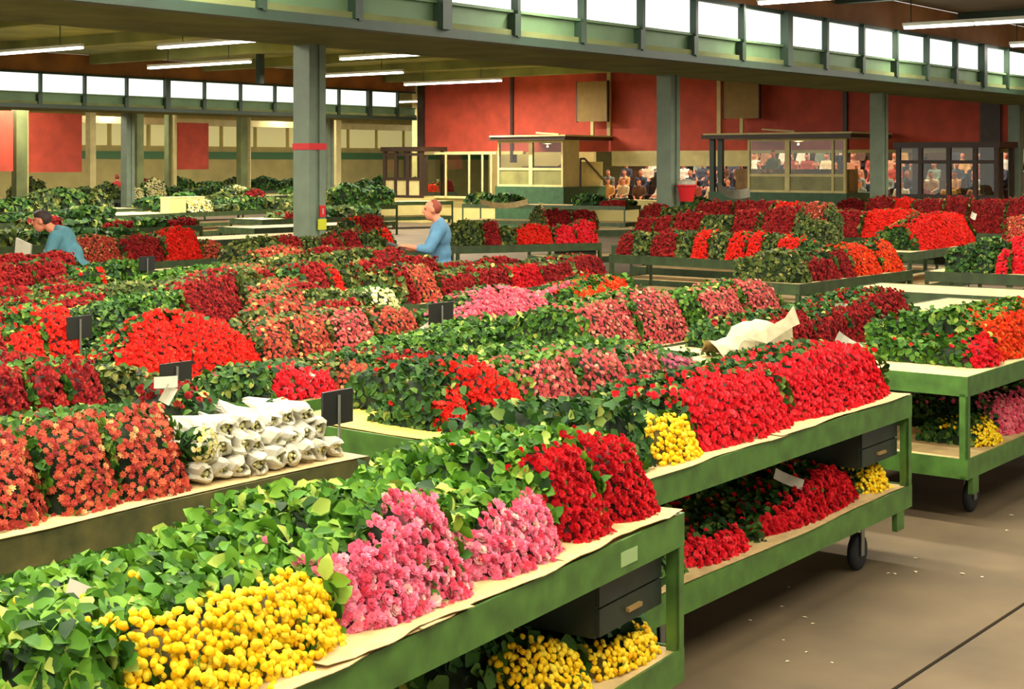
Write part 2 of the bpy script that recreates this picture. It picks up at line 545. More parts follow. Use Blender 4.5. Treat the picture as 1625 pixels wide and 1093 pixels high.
def cart(p0, p1, depth, label, where, full=True, decks=2, group='flower trolleys in rows', board=None, paint=None):
    a, b = W(*p0), W(*p1)
    c = Cart()
    c.O = a
    e = (b - a)
    c.L = e.length
    c.e = e.normalized()
    c.n = Vector((-c.e.y, c.e.x, 0))
    c.D = depth
    c.ang = math.atan2(c.e.y, c.e.x)
    c.where = where
    c.heaps = []
    r = empty('flower_trolley', a, c.ang)
    tag(r, label, 'trolley', group)
    c.root = r
    L, D = c.L, depth
    mg = paint or (M_green if a.length < 9.7 else M_greend)
    for (z, nm) in ((ZT, 'top'), (ZL, 'low'))[:decks]:
        MB().box(.015, L - .015, .015, D - .015, z - .03, z).build('deck_board', M_board, r)
        rb = [MB().box(0, L, 0, .012, z - .115, z + .006).box(0, L, .012, .05, z - .115, z - .1),
              MB().box(0, L, D - .012, D, z - .115, z + .006),
              MB().box(0, .012, .012, D - .012, z - .115, z + .006),
              MB().box(L - .012, L, .012, D - .012, z - .115, z + .006)]
        for q in rb:
            q.build('rail', mg, r)
    for x in (.0, L - .05):
        for y in (0.002, D - .052):
            MB().box(x + .001, x + .012, y, y + .05, ZL if full else 0, ZT - .1).box(x + .001, x + .049, y, y + .012, ZL if full else 0, ZT - .1).build('leg', mg, r)
    for x in (.1, L - .2):
        for y in (.005, D - .035):
            MB().box(x, x + .1, y, y + .03, ZL - .22, ZL - .1).build('bracket', mg, r)
    if full:
        for x in (.42, L - .42):
            for y in (.14, D - .14):
                k = empty('caster', (x, y, 0))
                k.parent = r
                MB().lathe((0, -.022, .1), [(.0, 0), (.06, 0), (.09, .002), (.1, .012), (.1, .032), (.09, .042), (.06, .044), (0, .044)], 'y', 18).build('wheel', M_rubber, k, True)
                MB().box(-.02, .02, -.034, -.028, .08, .27).box(-.02, .02, .028, .034, .08, .27).box(-.05, .05, -.04, .04, .262, ZL - .1).build('fork', M_chrome, k)
        # dark drawer box hung under the upper deck at the right end
        d = MB().box(L - .56, L - .07, .07, D * .62, ZT - .325, ZT - .12).build('drawer_box', M_dkgreen, r)
        for zz in (ZT - .218, ZT - .32):
            q = MB().box(L - .55, L - .08, .055, .07, zz, zz + .095).build('drawer_front', M_dkgreen, d)
        MB().box(L - .36, L - .26, .04, .055, ZT - .28, ZT - .266).build('handle', M_tan, d)
    if board:
        bw, bz, by_ = board
        nb = MB().box(L - .06 - bw / 2, L - .06 + bw / 2, by_ - .006, by_ + .006, bz, bz + .15).build('number_board', M_black, r)
        MB().cyl((L - .06, by_ - .012, ZT - .1), (L - .06, by_ - .012, bz + .13), .007, 8).build('stick', M_chrome, nb)
    return c

ORD = ['first', 'second', 'third', 'fourth', 'fifth', 'sixth', 'seventh', 'eighth', 'ninth', 'tenth', 'eleventh', 'twelfth']
def front_u(c, px, w0):
    """position along the trolley front seen at photo column px"""
    t = (px - CX) / F
    o = c.O + c.n * w0
    return (t * o.y - o.x) / (c.e.x - t * c.e.y)

def lumps(s, seed):
    r = np.random.default_rng(seed)
    out = np.zeros_like(s)
    for k in range(3):
        out += r.uniform(.3, 1) * np.sin(s * r.uniform(6, 22) + r.uniform(0, 6.28))
    return out / 3

KINDS = {
    # template, radius, spacing factor, gaps, flower name, colour words
    'red': (CARN, 0.0155, 1.2, 'carnation', 'bright red carnations'),
    'orange': (CARN, 0.0155, 1.2, 'carnation', 'orange-red carnations'),
    'crimson': (CARN, 0.016, 1.15, 'carnation', 'crimson carnations'),
    'dark': (ROSE, 0.0175, 1.25, 'rose', 'dark red roses'),
    'velvet': (ROSE, 0.0155, 1.15, 'rose', 'velvet red roses'),
    'brown': (DAISY, 0.0145, 1.4, 'alstroemeria', 'small bronze flowers'),
    'rosy': (DAISY, 0.0145, 1.35, 'alstroemeria', 'small rosy flowers'),
    'mauve': (DAISY, 0.0145, 1.35, 'alstroemeria', 'small mauve flowers'),
    'pink': (ROSE, 0.0165, 1.12, 'rose', 'pink roses'),
    'coral': (CARN, 0.016, 1.2, 'carnation', 'coral pink carnations'),
    'yellow': (POMP, 0.012, 1.4, 'chrysanthemum', 'yellow chrysanthemums'),
    'cream': (DAISY, .02, 1.4, 'freesia', 'cream flowers'),
    'green': (None, 0, 0, 'leaf', 'leafy stems'),
}
HEAPS = []

def heap(c, x0, x1, tops, kind, depth=.75, deck='top', lean=.55, w0=.05, leaves=1.0, leaf='mid', lsize=None, parts=False, label=None, scale=1.0, sub=1.0, u01=None, hs=None, fl=(1, 1)):
    zt = ZT if deck == 'top' else ZL
    if u01:
        u0, u1 = u01
    else:
        u0, u1 = front_u(c, x0, w0 + lean * .15), front_u(c, x1, w0 + lean * .15)
    u0, u1 = max(.01, u0), min(c.L - .01, u1)
    if u1 - u0 < .04:
        u1 = u0 + .04
        if u1 > c.L: u0, u1 = c.L - .06, c.L - .02
    Lw = u1 - u0
    if hs is None:
        hs = []
        for i, y in enumerate(tops):
            u = u0 + Lw * (i / max(1, len(tops) - 1))
            h = .25
            for _ in range(8):
                p = c.O + c.e * u + c.n * (w0 + lean * h)
                h = H - (y - HY) * p.y / F - zt
                h = min(max(h, .05), .62 if deck == 'top' else .42)
            hs.append(h)
    hs = np.array(hs, float)
    xs = np.linspace(0, 1, len(hs)) if len(hs) > 1 else np.array([0, 1.0])
    if len(hs) == 1: hs = np.array([hs[0], hs[0]])
    seed = int(rng.integers(1, 10**6))
    Hs = lambda s: np.maximum(.04, np.interp(s, xs, hs) * (1 + .1 * lumps(np.asarray(s, float) * (1.2 + Lw * 2), seed + 9)))
    tmpl, br, sp, fname, words = KINDS[kind]
    br *= scale
    depth = min(depth, c.D - .06)
    dist = (c.O + c.e * (u0 + Lw / 2)).length
    if kind == 'green':
        nm = 'leafy_bundle'
    else:
        nm = fname + '_bunch'
    r = empty(nm, c.O + c.e * u0 + Vector((0, 0, zt + .002)), c.ang)
    r['category'] = 'flowers' if kind != 'green' else 'foliage'
    HEAPS.append((r, c, kind, deck, u0 + Lw / 2, label, words))
    def curve(s):
        return .09 * np.abs(2 * s - 1) ** 4
    # inner bundle of stems
    nu = 9
    S = np.linspace(0, 1, nu)
    Hm = Hs(S)
    V, T = [], []
    prof = []
    for i, s in enumerate(S):
        h = max(.03, Hm[i] - .02)
        cv = float(curve(np.array(s)))
        e_ = .8 if i in (0, nu - 1) else 1.0
        ring = [(w0 + .035 + cv, 0), (w0 + .035 + lean * h * .5 + cv, h * .5 * e_), (w0 + .045 + lean * h + cv, h * .97 * e_), ((w0 + lean * h + depth) / 2 + .02, h * .92 * e_), (depth - .05, h * .6 * e_), (depth, 0)]
        x = Lw * s + (.012 if i == 0 else -.012 if i == nu - 1 else 0)
        V += [(x, w, z) for w, z in ring]
    k = 6
    for i in range(nu - 1):
        for j in range(k - 1):
            a = i * k + j
            T += [(a, a + k, a + k + 1), (a, a + k + 1, a + 1)]
    for i in (0, nu - 1):
        for j in range(1, k - 1):
            t = (i * k, i * k + j, i * k + j + 1)
            T.append(t if i == 0 else t[::-1])
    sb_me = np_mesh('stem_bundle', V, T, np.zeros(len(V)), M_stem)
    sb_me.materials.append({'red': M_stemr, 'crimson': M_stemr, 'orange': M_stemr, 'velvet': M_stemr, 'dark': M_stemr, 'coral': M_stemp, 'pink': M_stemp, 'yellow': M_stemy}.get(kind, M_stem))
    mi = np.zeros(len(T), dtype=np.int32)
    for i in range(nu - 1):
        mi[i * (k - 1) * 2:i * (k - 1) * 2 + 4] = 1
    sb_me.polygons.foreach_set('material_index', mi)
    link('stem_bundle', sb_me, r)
    # blooms on the sloping front
    if tmpl is not None:
        hm = float(hs.mean())
        area = Lw * hm * math.sqrt(1 + lean * lean)
        d = br * sp * (1.0 if dist < 13 else 1.15)
        if dist > 13: br *= 1.2
        n1 = max(2, int(Lw / d))
        n2 = max(2, int(hm * math.sqrt(1 + lean * lean) / d) + 1)
        s, t = np.meshgrid((np.arange(n1) + .5) / n1, (np.arange(n2) + .5) / n2)
        s, t = s.ravel(), t.ravel()
        s = np.clip(s + rng.uniform(-.55, .55, s.size) / n1, 0, 1)
        t = np.clip(t + rng.uniform(-.55, .55, t.size) / n2, .02, 1.04)
        keep = rng.uniform(0, 1, s.size) < sub
        s, t = s[keep], t[keep]
        h = Hs(s)
        z = t * h + br * .3
        w = w0 + lean * t * h + curve(s) + .018 * lumps(s * 3 + t * 2, seed) + rng.uniform(-.012, .012, s.size)
        P = np.stack([s * Lw, w, z], 1)
        # second layer over the crest
        m = n1 * 2
        s2 = rng.uniform(0, 1, m)
        h2 = Hs(s2)
        P2 = np.stack([s2 * Lw, w0 + lean * h2 + curve(s2) + rng.uniform(0, .07, m), h2 + rng.uniform(-.01, .02, m)], 1)
        m3 = int(len(P) * (0.015 if parts else .2))
        s3 = rng.uniform(0, 1, m3); h3 = Hs(s3); q3 = rng.uniform(.1, .85, m3) ** 1.4
        wt3 = w0 + lean * h3
        P3 = np.stack([s3 * Lw, wt3 + q3 * (depth - wt3), h3 * (1 - .42 * q3 ** 2) + .03], 1)
        P = np.vstack([P, P2, P3])
        s = np.concatenate([s, s2, s3]); t = np.concatenate([t, np.ones(m + m3)])
        N = np.stack([.8 * (2 * s - 1) ** 3, -np.ones(len(s)), .35 + .5 * t], 1) + rng.normal(0, .28, (len(s), 3))
        size = br * rng.uniform(.8, 1.25, len(s))
        tint = np.clip(rng.normal(.5, .22, len(s)) + .12 * lumps(s * 2, seed + 1), 0, 1)
        if parts:
            idx = np.arange(len(P))
            order = rng.permutation(idx)[:295]
            R = frames(N, rng.uniform(0, 6.28, len(N)))
            vs_ = BLOOM_VARS.setdefault(kind, [np_mesh(fname, tmpl[0], tmpl[1], np.full(len(tmpl[0]), (q + .5) / 7), B[kind]) for q in range(7)])
            for i in order:
                o = link(fname, vs_[min(6, int(tint[i] * 7))], r)
                M = Matrix(R[i].tolist()).to_4x4()
                o.matrix_basis = Matrix.Translation(P[i]) @ M @ Matrix.Scale(float(size[i]), 4)
            rest = np.setdiff1d(idx, order)
            if len(rest):
                tag(link('massed_blooms', scatter('massed_blooms', tmpl, P[rest], N[rest], size[rest], tint[rest], B[kind]), r), kind='stuff')
        else:
            tag(link('blooms', scatter('blooms', tmpl, P, N, size, tint, B[kind]), r), kind='stuff')
    # leaves over the top, back and flanks
    lm, lt = {'mid': (L_mid, BROAD), 'bright': (L_bright, BROAD), 'dull': (L_dull, BROAD), 'grass': (L_mid, NARROW), 'brightn': (L_bright, NARROW)}[leaf]
    if leaf == 'bright' and not parts and dist > 5:
        lm = L_fresh
    ls = lsize or .046
    if dist > 13: ls *= 1.25
    hm = float(hs.mean())
    topd = max(.08, depth - w0 - lean * hm)
    n = int(leaves * Lw * (topd + .25) / (.34 * ls * ls)) + 4
    s = rng.uniform(0, 1, n)
    h = Hs(s)
    q = rng.uniform(.07 if tmpl is not None else -.05, 1, n)
    wt = w0 + .02 + lean * h
    w = wt + q * (depth - wt)
    z = h * (1 - .42 * np.clip(q, 0, 1) ** 2) + rng.uniform(-.015, .035, n) + .02 * lumps(s * 2 + q, seed + 2)
    P = np.stack([s * Lw, w, z], 1)
    N = np.stack([rng.normal(0, .65, n), rng.normal(-.5, .6, n), np.full(n, .8)], 1)
    ns = int(leaves * hm * depth / (.5 * ls * ls) * 1.0) + 3        # flanks
    for sd in (0, 1):
        if not fl[sd]: continue
        q2 = rng.uniform(0.05, 1, ns)
        hh = float(hs[0 if sd == 0 else -1])
        w2 = w0 + .05 + q2 * (depth - w0 - .05)
        zmax = np.where(w2 < w0 + lean * hh, (w2 - w0) / lean, hh * (1 - .4 * np.clip((w2 - w0 - lean * hh) / topd, 0, 1) ** 2))
        P = np.vstack([P, np.stack([np.full(ns, Lw * sd) + rng.uniform(-.012, .012, ns), w2, rng.uniform(.03, 1, ns) * zmax], 1)])
        N = np.vstack([N, np.stack([np.full(ns, 1.0 if sd else -1.0) + rng.normal(0, .4, ns), rng.normal(-.4, .4, ns), rng.normal(.35, .3, ns)], 1)])
    if kind == 'green':
        nf = int(Lw * hm * 1.2 / (.34 * ls * ls)) + 3
        s = rng.uniform(0, 1, nf); t = rng.uniform(.03, 1, nf); h = Hs(s)
        P = np.vstack([P, np.stack([s * Lw, w0 + lean * t * h + curve(s), t * h], 1)])
        N = np.vstack([N, np.stack([rng.normal(0, .5, nf), np.full(nf, -1.0), .45 + rng.normal(0, .3, nf)], 1)])
    else:                                                     # a few leaves poking out between the blooms
        nf = int(.12 * leaves * Lw * hm / (.3 * ls * ls)) + 2
        s = rng.uniform(0, 1, nf); t = rng.uniform(.05, .95, nf); h = Hs(s)
        P = np.vstack([P, np.stack([s * Lw, w0 + lean * t * h + curve(s) + .008, t * h], 1)])
        N = np.vstack([N, np.stack([rng.normal(0, .5, nf), np.full(nf, -1.0), .45 + rng.normal(0, .3, nf)], 1)])
    size = ls * rng.uniform(.65, 1.3, len(P))
    tint = np.clip(rng.normal(.46, .29, len(P)), 0, 1)
    if parts:
        P[:, 2] = np.maximum(P[:, 2], .02)
        order = np.argsort(P[:, 1] * .6 - P[:, 2])[:280]
        order = rng.permutation(len(P))[:290]
        R = frames(N, rng.uniform(0, 6.28, len(N)))
        vs_ = BLOOM_VARS.setdefault(leaf, [np_mesh('leaf', lt[0], lt[1], np.full(len(lt[0]), (k + .5) / 7), lm) for k in range(7)])
        for i in order:
            o = link('leaf', vs_[min(6, int(tint[i] * 7))], r)
            o.matrix_basis = Matrix.Translation(P[i]) @ Matrix(R[i].tolist()).to_4x4() @ Matrix.Scale(float(size[i]), 4)
        rest = np.setdiff1d(np.arange(len(P)), order)
        if len(rest):
            tag(link('massed_leaves', scatter('massed_leaves', lt, P[rest], N[rest], size[rest], tint[rest], lm), r), kind='stuff')
    else:
        tag(link('leaves', scatter('leaves', lt, P, N, size, tint, lm), r), kind='stuff')
    return r
BLOOM_VARS = {}

# ---- trolleys, nearest rows first: end points are (U, V) of the front edge
A = cart((1.62, 2.61), (4.75, 2.945), 1.08, 'green steel trolley nearest the camera, carrying pink and yellow flowers', 'the nearest trolley')
Bc = cart((5.02, 3.36), (7.94, 3.44), 1.05, 'green trolley with the two big crimson heaps', 'the trolley right of the nearest')
D = cart((8.8, 3.46), (11.8, 3.5), 1.05, 'green trolley cut by the right picture edge, castors showing', 'the trolley at the right edge')
C = cart((1.7, 4.55), (4.8, 4.6), 1.05, 'weathered trolley at left with the white paper-wrapped bunches', 'the trolley with the white paper cones', board=(.19, 1.04, .14), paint=mat('weathered_steel', (112, 104, 56), .6, c2=(56, 66, 34), scale=7))
E = cart((5.2, 4.62), (8.3, 4.58), 1.05, 'trolley behind the nearest one, carrying a red heart-shaped heap', 'the trolley with the crumpled paper')
I = cart((8.75, 4.72), (11.05, 4.62), 1.0, 'trolley of dark red roses behind the big crimson heaps', 'the trolley behind the crimson heaps')
Fc = cart((1.9, 6.1), (5.0, 6.1), 1.0, 'trolley at the left picture edge behind the white paper cones', 'the trolley behind the white cones', board=(.2, 1.03, .0))
G = cart((5.4, 5.93), (7.85, 5.93), .98, 'trolley with yellow-papered end between the two black boards', 'the trolley between the two black boards')
J = cart((8.0, 5.75), (11.0, 5.72), 1.0, 'trolley of rosy small flowers behind the crumpled paper', 'the trolley behind the crumpled paper')
Hc = cart((5.15, 7.0), (8.15, 7.0), 1.0, 'trolley with the large bright red heap at left', 'the trolley with the widest red heap', board=(.26, 1.05, .05))
Kc = cart((8.4, 7.15), (11.6, 7.55), 1.0, 'trolley in mid hall with the coral pink heap', 'the coral pink trolley')
Lc = cart((3.2, 8.2), (6.1, 8.35), 1.0, 'trolley at left edge with orange and red heaps', 'the trolley at the far left edge', board=(.2, 1.03, .1))
Mc = cart((6.35, 8.4), (9.3, 8.4), 1.0, 'leaf-covered trolley behind the widest red heap', 'the trolley behind the red heap')
Nc = cart((6.4, 10.0), (9.95, 9.7), 1.0, 'trolley behind the leafy one at left centre', 'the trolley behind the leafy one')
Oc = cart((10.2, 9.15), (14.4, 9.85), 1.0, 'long trolley of dark red bunches in front of the reading man', 'the long trolley before the reading man')
Pc = cart((5.0, 11.0), (8.3, 11.0), 1.0, 'trolley at left with cream paper on the bunches', 'the trolley with the cream paper')
Qc = cart((6.6, 12.9), (10.2, 12.9), 1.0, 'trolley in front of the stooping man', 'the trolley before the stooping man', board=(.2, 1.05, .1))
Rc = cart((8.6, 11.2), (12.6, 11.3), 1.0, 'trolley of bronze and green bunches at mid left', 'the bronze trolley at mid left')
Sc = cart((17.5, 12.1), (17.3, 9.0), 1.0, 'trolley with narrow upright red bunches facing the camera', 'the trolley of upright red bunches')
Tc = cart((14.4, 7.5), (17.15, 7.42), 1.0, 'trolley at right with the two orange-red peaks', 'the trolley with orange-red peaks')
Wc = cart((20.5, 8.9), (23.6, 9.0), 1.0, 'trolley at right with one broad red block', 'the trolley with the broad red block')
Xc = cart((17.1, 7.25), (17.3, 4.6), 1.0, 'trolley at the right edge behind the orange-red peaks', 'the trolley right of the orange-red peaks')
Yc = cart((14.2, 6.9), (14.3, 4.6), 1.0, 'nearly empty dark trolley below the orange-red peaks', 'the nearly empty trolley')
Zc = cart((11.35, 4.78), (13.9, 4.72), .95, 'empty trolley with bare yellow deck at the right', 'the empty trolley')
c1 = cart((11.0, 15.9), (14.3, 15.7), 1.0, 'distant trolley right of the stooping man with bronze and red bunches', 'the trolley right of the stooping man')
c2 = cart((11.5, 13.85), (15.2, 13.9), .95, 'distant trolley left of the reading man', 'the trolley left of the reading man')
c3 = cart((17.7, 15.1), (19.9, 13.9), 1.0, 'distant trolley right of the reading man with red fan-shaped heaps', 'the trolley right of the reading man')
c4 = cart((19.3, 13.3), (19.2, 9.8), 1.0, 'distant trolley behind the upright red bunches', 'the trolley behind the upright red bunches')
c5 = cart((15.6, 14.9), (17.4, 14.9), 1.0, 'distant small trolley directly behind the reading man', 'the trolley behind the reading man')
c6 = cart((21.6, 14.5), (21.4, 10.4), 1.0, 'distant trolley before the middle column', 'the trolley before the middle column')
c7 = cart((24.0, 12.6), (23.9, 9.9), 1.0, 'distant trolley left of the broad red block', 'the trolley left of the red block')
c8 = cart((22.6, 17.0), (25.2, 15.6), 1.0, 'distant trolley with cream bunches behind the red fans', 'the trolley with cream bunches')
c9 = cart((27.0, 12.8), (26.8, 8.0), 1.0, 'farthest trolley at right below the brown cabin', 'the farthest right trolley')
c10 = cart((24.0, 8.9), (24.2, 6.9), 1.0, 'distant trolley right of the broad red block', 'the trolley right of the red block')

# ---- heaps: photo columns of the two ends, photo rows of the crest
heap(A, -400, 205, [1040, 1030, 1010], 'green', 1.0, leaf='bright', leaves=1.35, lsize=.055)
heap(A, 212, 545, [1010, 985, 955, 925, 935], 'yellow', .98, leaf='bright', leaves=1.35, parts=True, lsize=.054, label='yellow button chrysanthemums on the nearest trolley')
heap(A, 545, 745, [905, 870, 795, 800], 'pink', 1.0, leaf='bright', leaves=1.35, parts=True, lsize=.056, label='larger pink rose bunch on the nearest trolley')
heap(A, 750, 886, [880, 820, 805, 795], 'pink', 1.0, leaf='bright', leaves=1.35, parts=True, lsize=.056, label='smaller pink rose bunch beside the red ones')
heap(A, 889, 958, [745, 715, 712], 'velvet', 1.0, leaf='bright', leaves=1.35, parts=True, lsize=.05, label='velvet red bunch touching the smaller pink roses')
heap(A, 962, 1068, [705, 698, 700, 720], 'velvet', 1.0, leaf='bright', leaves=1.35, parts=True, lsize=.05, label='velvet red bunch at the corner of the nearest trolley')
heap(A, 700, 905, [1040, 1030, 1040], 'green', .8, deck='low', leaf='mid', lsize=.07, w0=.12)
heap(A, 820, 925, [1062, 1020, 1045], 'yellow', .8, deck='low', leaf='mid', parts=True, lsize=.07)
heap(A, 930, 1052, [1045, 1022, 1000], 'yellow', .8, deck='low', leaf='mid', parts=True, lsize=.07)

heap(Bc, 900, 1032, [662, 655, 650], 'green', .98, leaf='mid', lsize=.06)
heap(Bc, 1030, 1104, [690, 668, 675], 'yellow', .6, leaf='mid', scale=1.05)
heap(Bc, 1098, 1258, [640, 606, 600, 605, 600], 'crimson', .8)
heap(Bc, 1250, 1412, [600, 575, 555, 556, 565], 'crimson', .85)
heap(Bc, 1085, 1182, [870, 858, 842], 'crimson', .8, deck='low')
heap(Bc, 1184, 1196, [880, 860], 'green', .8, deck='low')
heap(Bc, 1198, 1360, [860, 815, 775, 748, 760], 'velvet', .85, deck='low', scale=1.1)
heap(Bc, 1362, 1400, [775, 742, 745], 'yellow', .5, deck='low')
heap(Bc, 1000, 1084, [830, 820], 'green', .8, deck='low')

heap(D, 1534, 1546, [500, 495], 'green', .98, w0=.2, leaf='bright', lsize=.055)
heap(D, 1544, 1580, [560, 530], 'crimson', .9, leaf='bright', lsize=.055)
heap(D, 1580, 1700, [525, 505, 490, 480], 'orange', .98, leaf='bright', lsize=.055)
heap(D, 1545, 1578, [690, 668], 'yellow', .5, deck='low')
heap(D, 1585, 1720, [650, 615, 610], 'coral', .9, deck='low')

heap(C, -120, 78, [720, 705, 700], 'brown', .95, leaf='bright', lsize=.042, scale=1.15)
heap(C, 78, 190, [700, 680, 668], 'brown', .98, leaf='bright', lsize=.042, scale=1.15)
heap(C, 190, 300, [675, 665, 660], 'brown', .98, leaf='bright', lsize=.042, scale=1.15)
heap(C, 245, 310, [625, 612, 620], 'dark', .5, w0=.62)

heap(E, 680, 705, [640, 605, 590], 'green', .5, leaf='mid', lsize=.045, w0=.09)
heap(E, 692, 742, [655, 640, 620], 'red', .6)
heap(E, 742, 834, [595, 575, 600, 630], 'red', .95)
heap(E, 845, 925, [600, 580, 568], 'rosy', .95, leaf='bright', lsize=.042)
heap(E, 925, 1002, [570, 562, 585], 'rosy', .95, leaf='bright', lsize=.042)
heap(E, 1004, 1052, [580, 560], 'rosy', .95, leaf='mid', lsize=.042)
heap(E, 1052, 1112, [575, 570, 580], 'mauve', .9, leaf='mid', lsize=.042)
heap(E, 740, 1010, [560, 552, 545, 548], 'green', .4, w0=.63, leaf='bright', lsize=.042)
heap(E, 1200, 1300, [585, 575, 560], 'green', .9, w0=.3)

heap(I, 1240, 1300, [520, 505, 500], 'dark', .9)
heap(I, 1300, 1352, [520, 505, 500], 'dark', .9)
heap(I, 1352, 1398, [500, 490, 485], 'dark', .9)
heap(I, 1398, 1466, [480, 463, 470], 'dark', .95)

heap(Fc, -60, 58, [600, 592, 595], 'dark', .9, leaf='bright', lsize=.042)
heap(Fc, 60, 112, [605, 590, 592], 'dark', .9, leaf='bright', lsize=.042)
heap(Fc, 116, 172, [592, 580, 588], 'dark', .9, leaf='bright', lsize=.042)
heap(Fc, 176, 262, [600, 596, 605], 'green', .9, leaf='dull')

heap(G, 428, 530, [618, 590, 592, 605], 'crimson', .8, leaf='mid')
heap(G, 532, 592, [592, 580, 590], 'brown', .8, leaf='dull')
heap(G, 596, 652, [590, 570, 566], 'dark', .8)
heap(G, 652, 712, [566, 562, 575], 'dark', .8, scale=.9)
heap(G, 712, 800, [545, 535, 530], 'green', .9, leaf='bright', lsize=.045)
heap(G, 800, 900, [525, 515, 510], 'green', .9, leaf='bright', lsize=.045)
heap(G, 400, 432, [600, 585], 'green', .45, leaf='mid')

heap(J, 940, 1018, [498, 485, 478], 'rosy', .9, leaf='bright', lsize=.042)
heap(J, 1020, 1096, [478, 464, 480], 'rosy', .9, leaf='bright', lsize=.042)
heap(J, 1100, 1122, [470, 470], 'green', .9, leaf='bright', lsize=.042)
heap(J, 1122, 1190, [478, 465, 460], 'rosy', .9, leaf='bright', lsize=.042)
heap(J, 1192, 1258, [455, 450, 462], 'rosy', .9, leaf='bright', lsize=.042)

heap(Hc, 196, 303, [580, 535, 508, 498], 'red', .7, lean=.8, fl=(1, 0))
heap(Hc, 299, 412, [500, 508, 518, 560], 'red', .7, lean=.8, fl=(0, 1))
heap(Hc, 414, 470, [530, 522, 515], 'brown', .9, leaf='dull')
heap(Hc, 470, 530, [515, 508, 512], 'brown', .9, leaf='dull')
heap(Hc, 530, 600, [508, 500, 498], 'rosy', .9, leaf='dull')
heap(Hc, 600, 672, [500, 495, 500], 'brown', .9, leaf='dull')
heap(Hc, 672, 735, [520, 515], 'green', .9, leaf='mid')

heap(Kc, 736, 814, [505, 470, 460], 'coral', .7, lean=.8, fl=(1, 0))
heap(Kc, 811, 874, [462, 462, 480], 'coral', .7, lean=.8, fl=(0, 1))
heap(Kc, 872, 932, [468, 452, 458], 'coral', .5, w0=.4)
heap(Kc, 935, 970, [470, 460], 'orange', .9, leaf='bright', lsize=.042)
heap(Kc, 970, 1003, [452, 445], 'orange', .9, leaf='bright', lsize=.042)
heap(Kc, 1003, 1060, [450, 440], 'green', .9, leaf='bright', lsize=.042)
heap(Kc, 880, 945, [490, 485, 480], 'green', .35, leaf='mid')

heap(Lc, -40, 14, [530, 528], 'dark', .9, leaf='bright')
heap(Lc, 16, 72, [545, 530, 525], 'red', .9, leaf='bright', scale=1.1)
heap(Lc, 76, 140, [500, 490, 500], 'red', .9, leaf='bright', scale=1.1, sub=.85)
heap(Mc, 142, 215, [515, 495, 485], 'green', .95, leaf='mid')
heap(Mc, 215, 305, [485, 475, 470], 'green', .95, leaf='bright', lsize=.042)
heap(Mc, 305, 400, [462, 448, 440], 'dark', .9, scale=.8, leaf='dull')
heap(Mc, 400, 500, [485, 475, 465], 'brown', .9, leaf='dull')
heap(Mc, 500, 590, [470, 468, 470], 'green', .9, leaf='dull')
heap(Mc, 590, 680, [468, 460, 465], 'cream', .6, leaf='bright', lsize=.042)
heap(Nc, 60, 180, [490, 480, 468], 'dark', .9, leaf='bright')
heap(Nc, 180, 300, [462, 455, 455], 'green', .9, leaf='dull')
heap(Nc, 300, 420, [450, 440, 430], 'green', .9, leaf='dull')
heap(Nc, 420, 488, [455, 450, 445], 'brown', .9, leaf='dull')
heap(Nc, 488, 530, [428, 422, 425], 'dark', .9, scale=1.1)
heap(Nc, 530, 568, [425, 428, 440], 'red', .9, scale=1.1)
heap(Oc, 570, 608, [440, 430], 'dark', .9, leaf='dull')
heap(Oc, 610, 660, [435, 425], 'dark', .9, leaf='dull')
heap(Oc, 660, 700, [430, 425], 'brown', .9, leaf='dull')
heap(Oc, 700, 760, [450, 442, 438], 'dark', .9, scale=.9, leaf='dull')
heap(Oc, 760, 812, [432, 426], 'dark', .9, leaf='dull')
heap(Oc, 812, 862, [430, 424], 'velvet', .9, leaf='dull')
heap(Oc, 862, 912, [428, 420], 'dark', .9, leaf='dull')
heap(Oc, 912, 975, [415, 408, 412], 'dark', .9, leaf='dull')
heap(Pc, -30, 66, [488, 482, 484], 'dark', .9, leaf='bright')
heap(Pc, 66, 130, [475, 470, 466], 'dark', .9, leaf='bright')
heap(Pc, 130, 185, [462, 455, 470], 'dark', .9, leaf='bright', scale=1.1)
heap(Pc, 185, 232, [440, 428, 432], 'red', .9, leaf='bright')
heap(Pc, 232, 300, [450, 445], 'green', .9, leaf='mid')
heap(Rc, 290, 360, [440, 430, 425], 'green', .9, leaf='bright')
heap(Rc, 360, 440, [430, 425, 428], 'brown', .9, leaf='dull')
heap(Rc, 440, 520, [420, 410, 410], 'green', .9, leaf='dull')
heap(Rc, 520, 600, [412, 405, 402], 'green', .9, leaf='dull')
heap(Rc, 600, 700, [405, 400, 400], 'dark', .9, leaf='dull', sub=.6)
heap(Rc, 700, 790, [402, 400, 405], 'dark', .9, leaf='dull', sub=.6)
heap(Qc, -30, 60, [430, 425, 428], 'dark', .9, leaf='bright')
heap(Qc, 60, 112, [425, 418, 422], 'dark', .9, leaf='mid')
heap(Qc, 122, 200, [430, 424], 'green', .9, leaf='mid')
heap(Qc, 200, 300, [420, 418], 'green', .9, leaf='bright')
for (a, b, t) in ((978, 1002, 370), (1030, 1072, 366), (1096, 1122, 366), (1150, 1180, 370), (1182, 1208, 370), (1228, 1262, 374)):
    heap(Sc, a, b, [t + 16, t, t + 12], 'red' if a > 1080 else 'dark', .9, scale=.95, lean=.4)
for (a, b, t) in ((1002, 1030, 374), (1072, 1096, 372), (1122, 1150, 374), (1208, 1228, 376)):
    heap(Sc, a, b, [t, t], 'green', .9, leaf='dull', lean=.4)
heap(Tc, 1262, 1286, [405, 400], 'green', .9, leaf='dull')
heap(Tc, 1286, 1332, [425, 412, 420], 'dark', .9, scale=1.1)
heap(Tc, 1332, 1354, [405, 400], 'dark', .9, scale=.9)
heap(Tc, 1354, 1398, [398, 390, 394, 412], 'orange', .8)
heap(Tc, 1400, 1446, [410, 385, 383, 405], 'orange', .8)
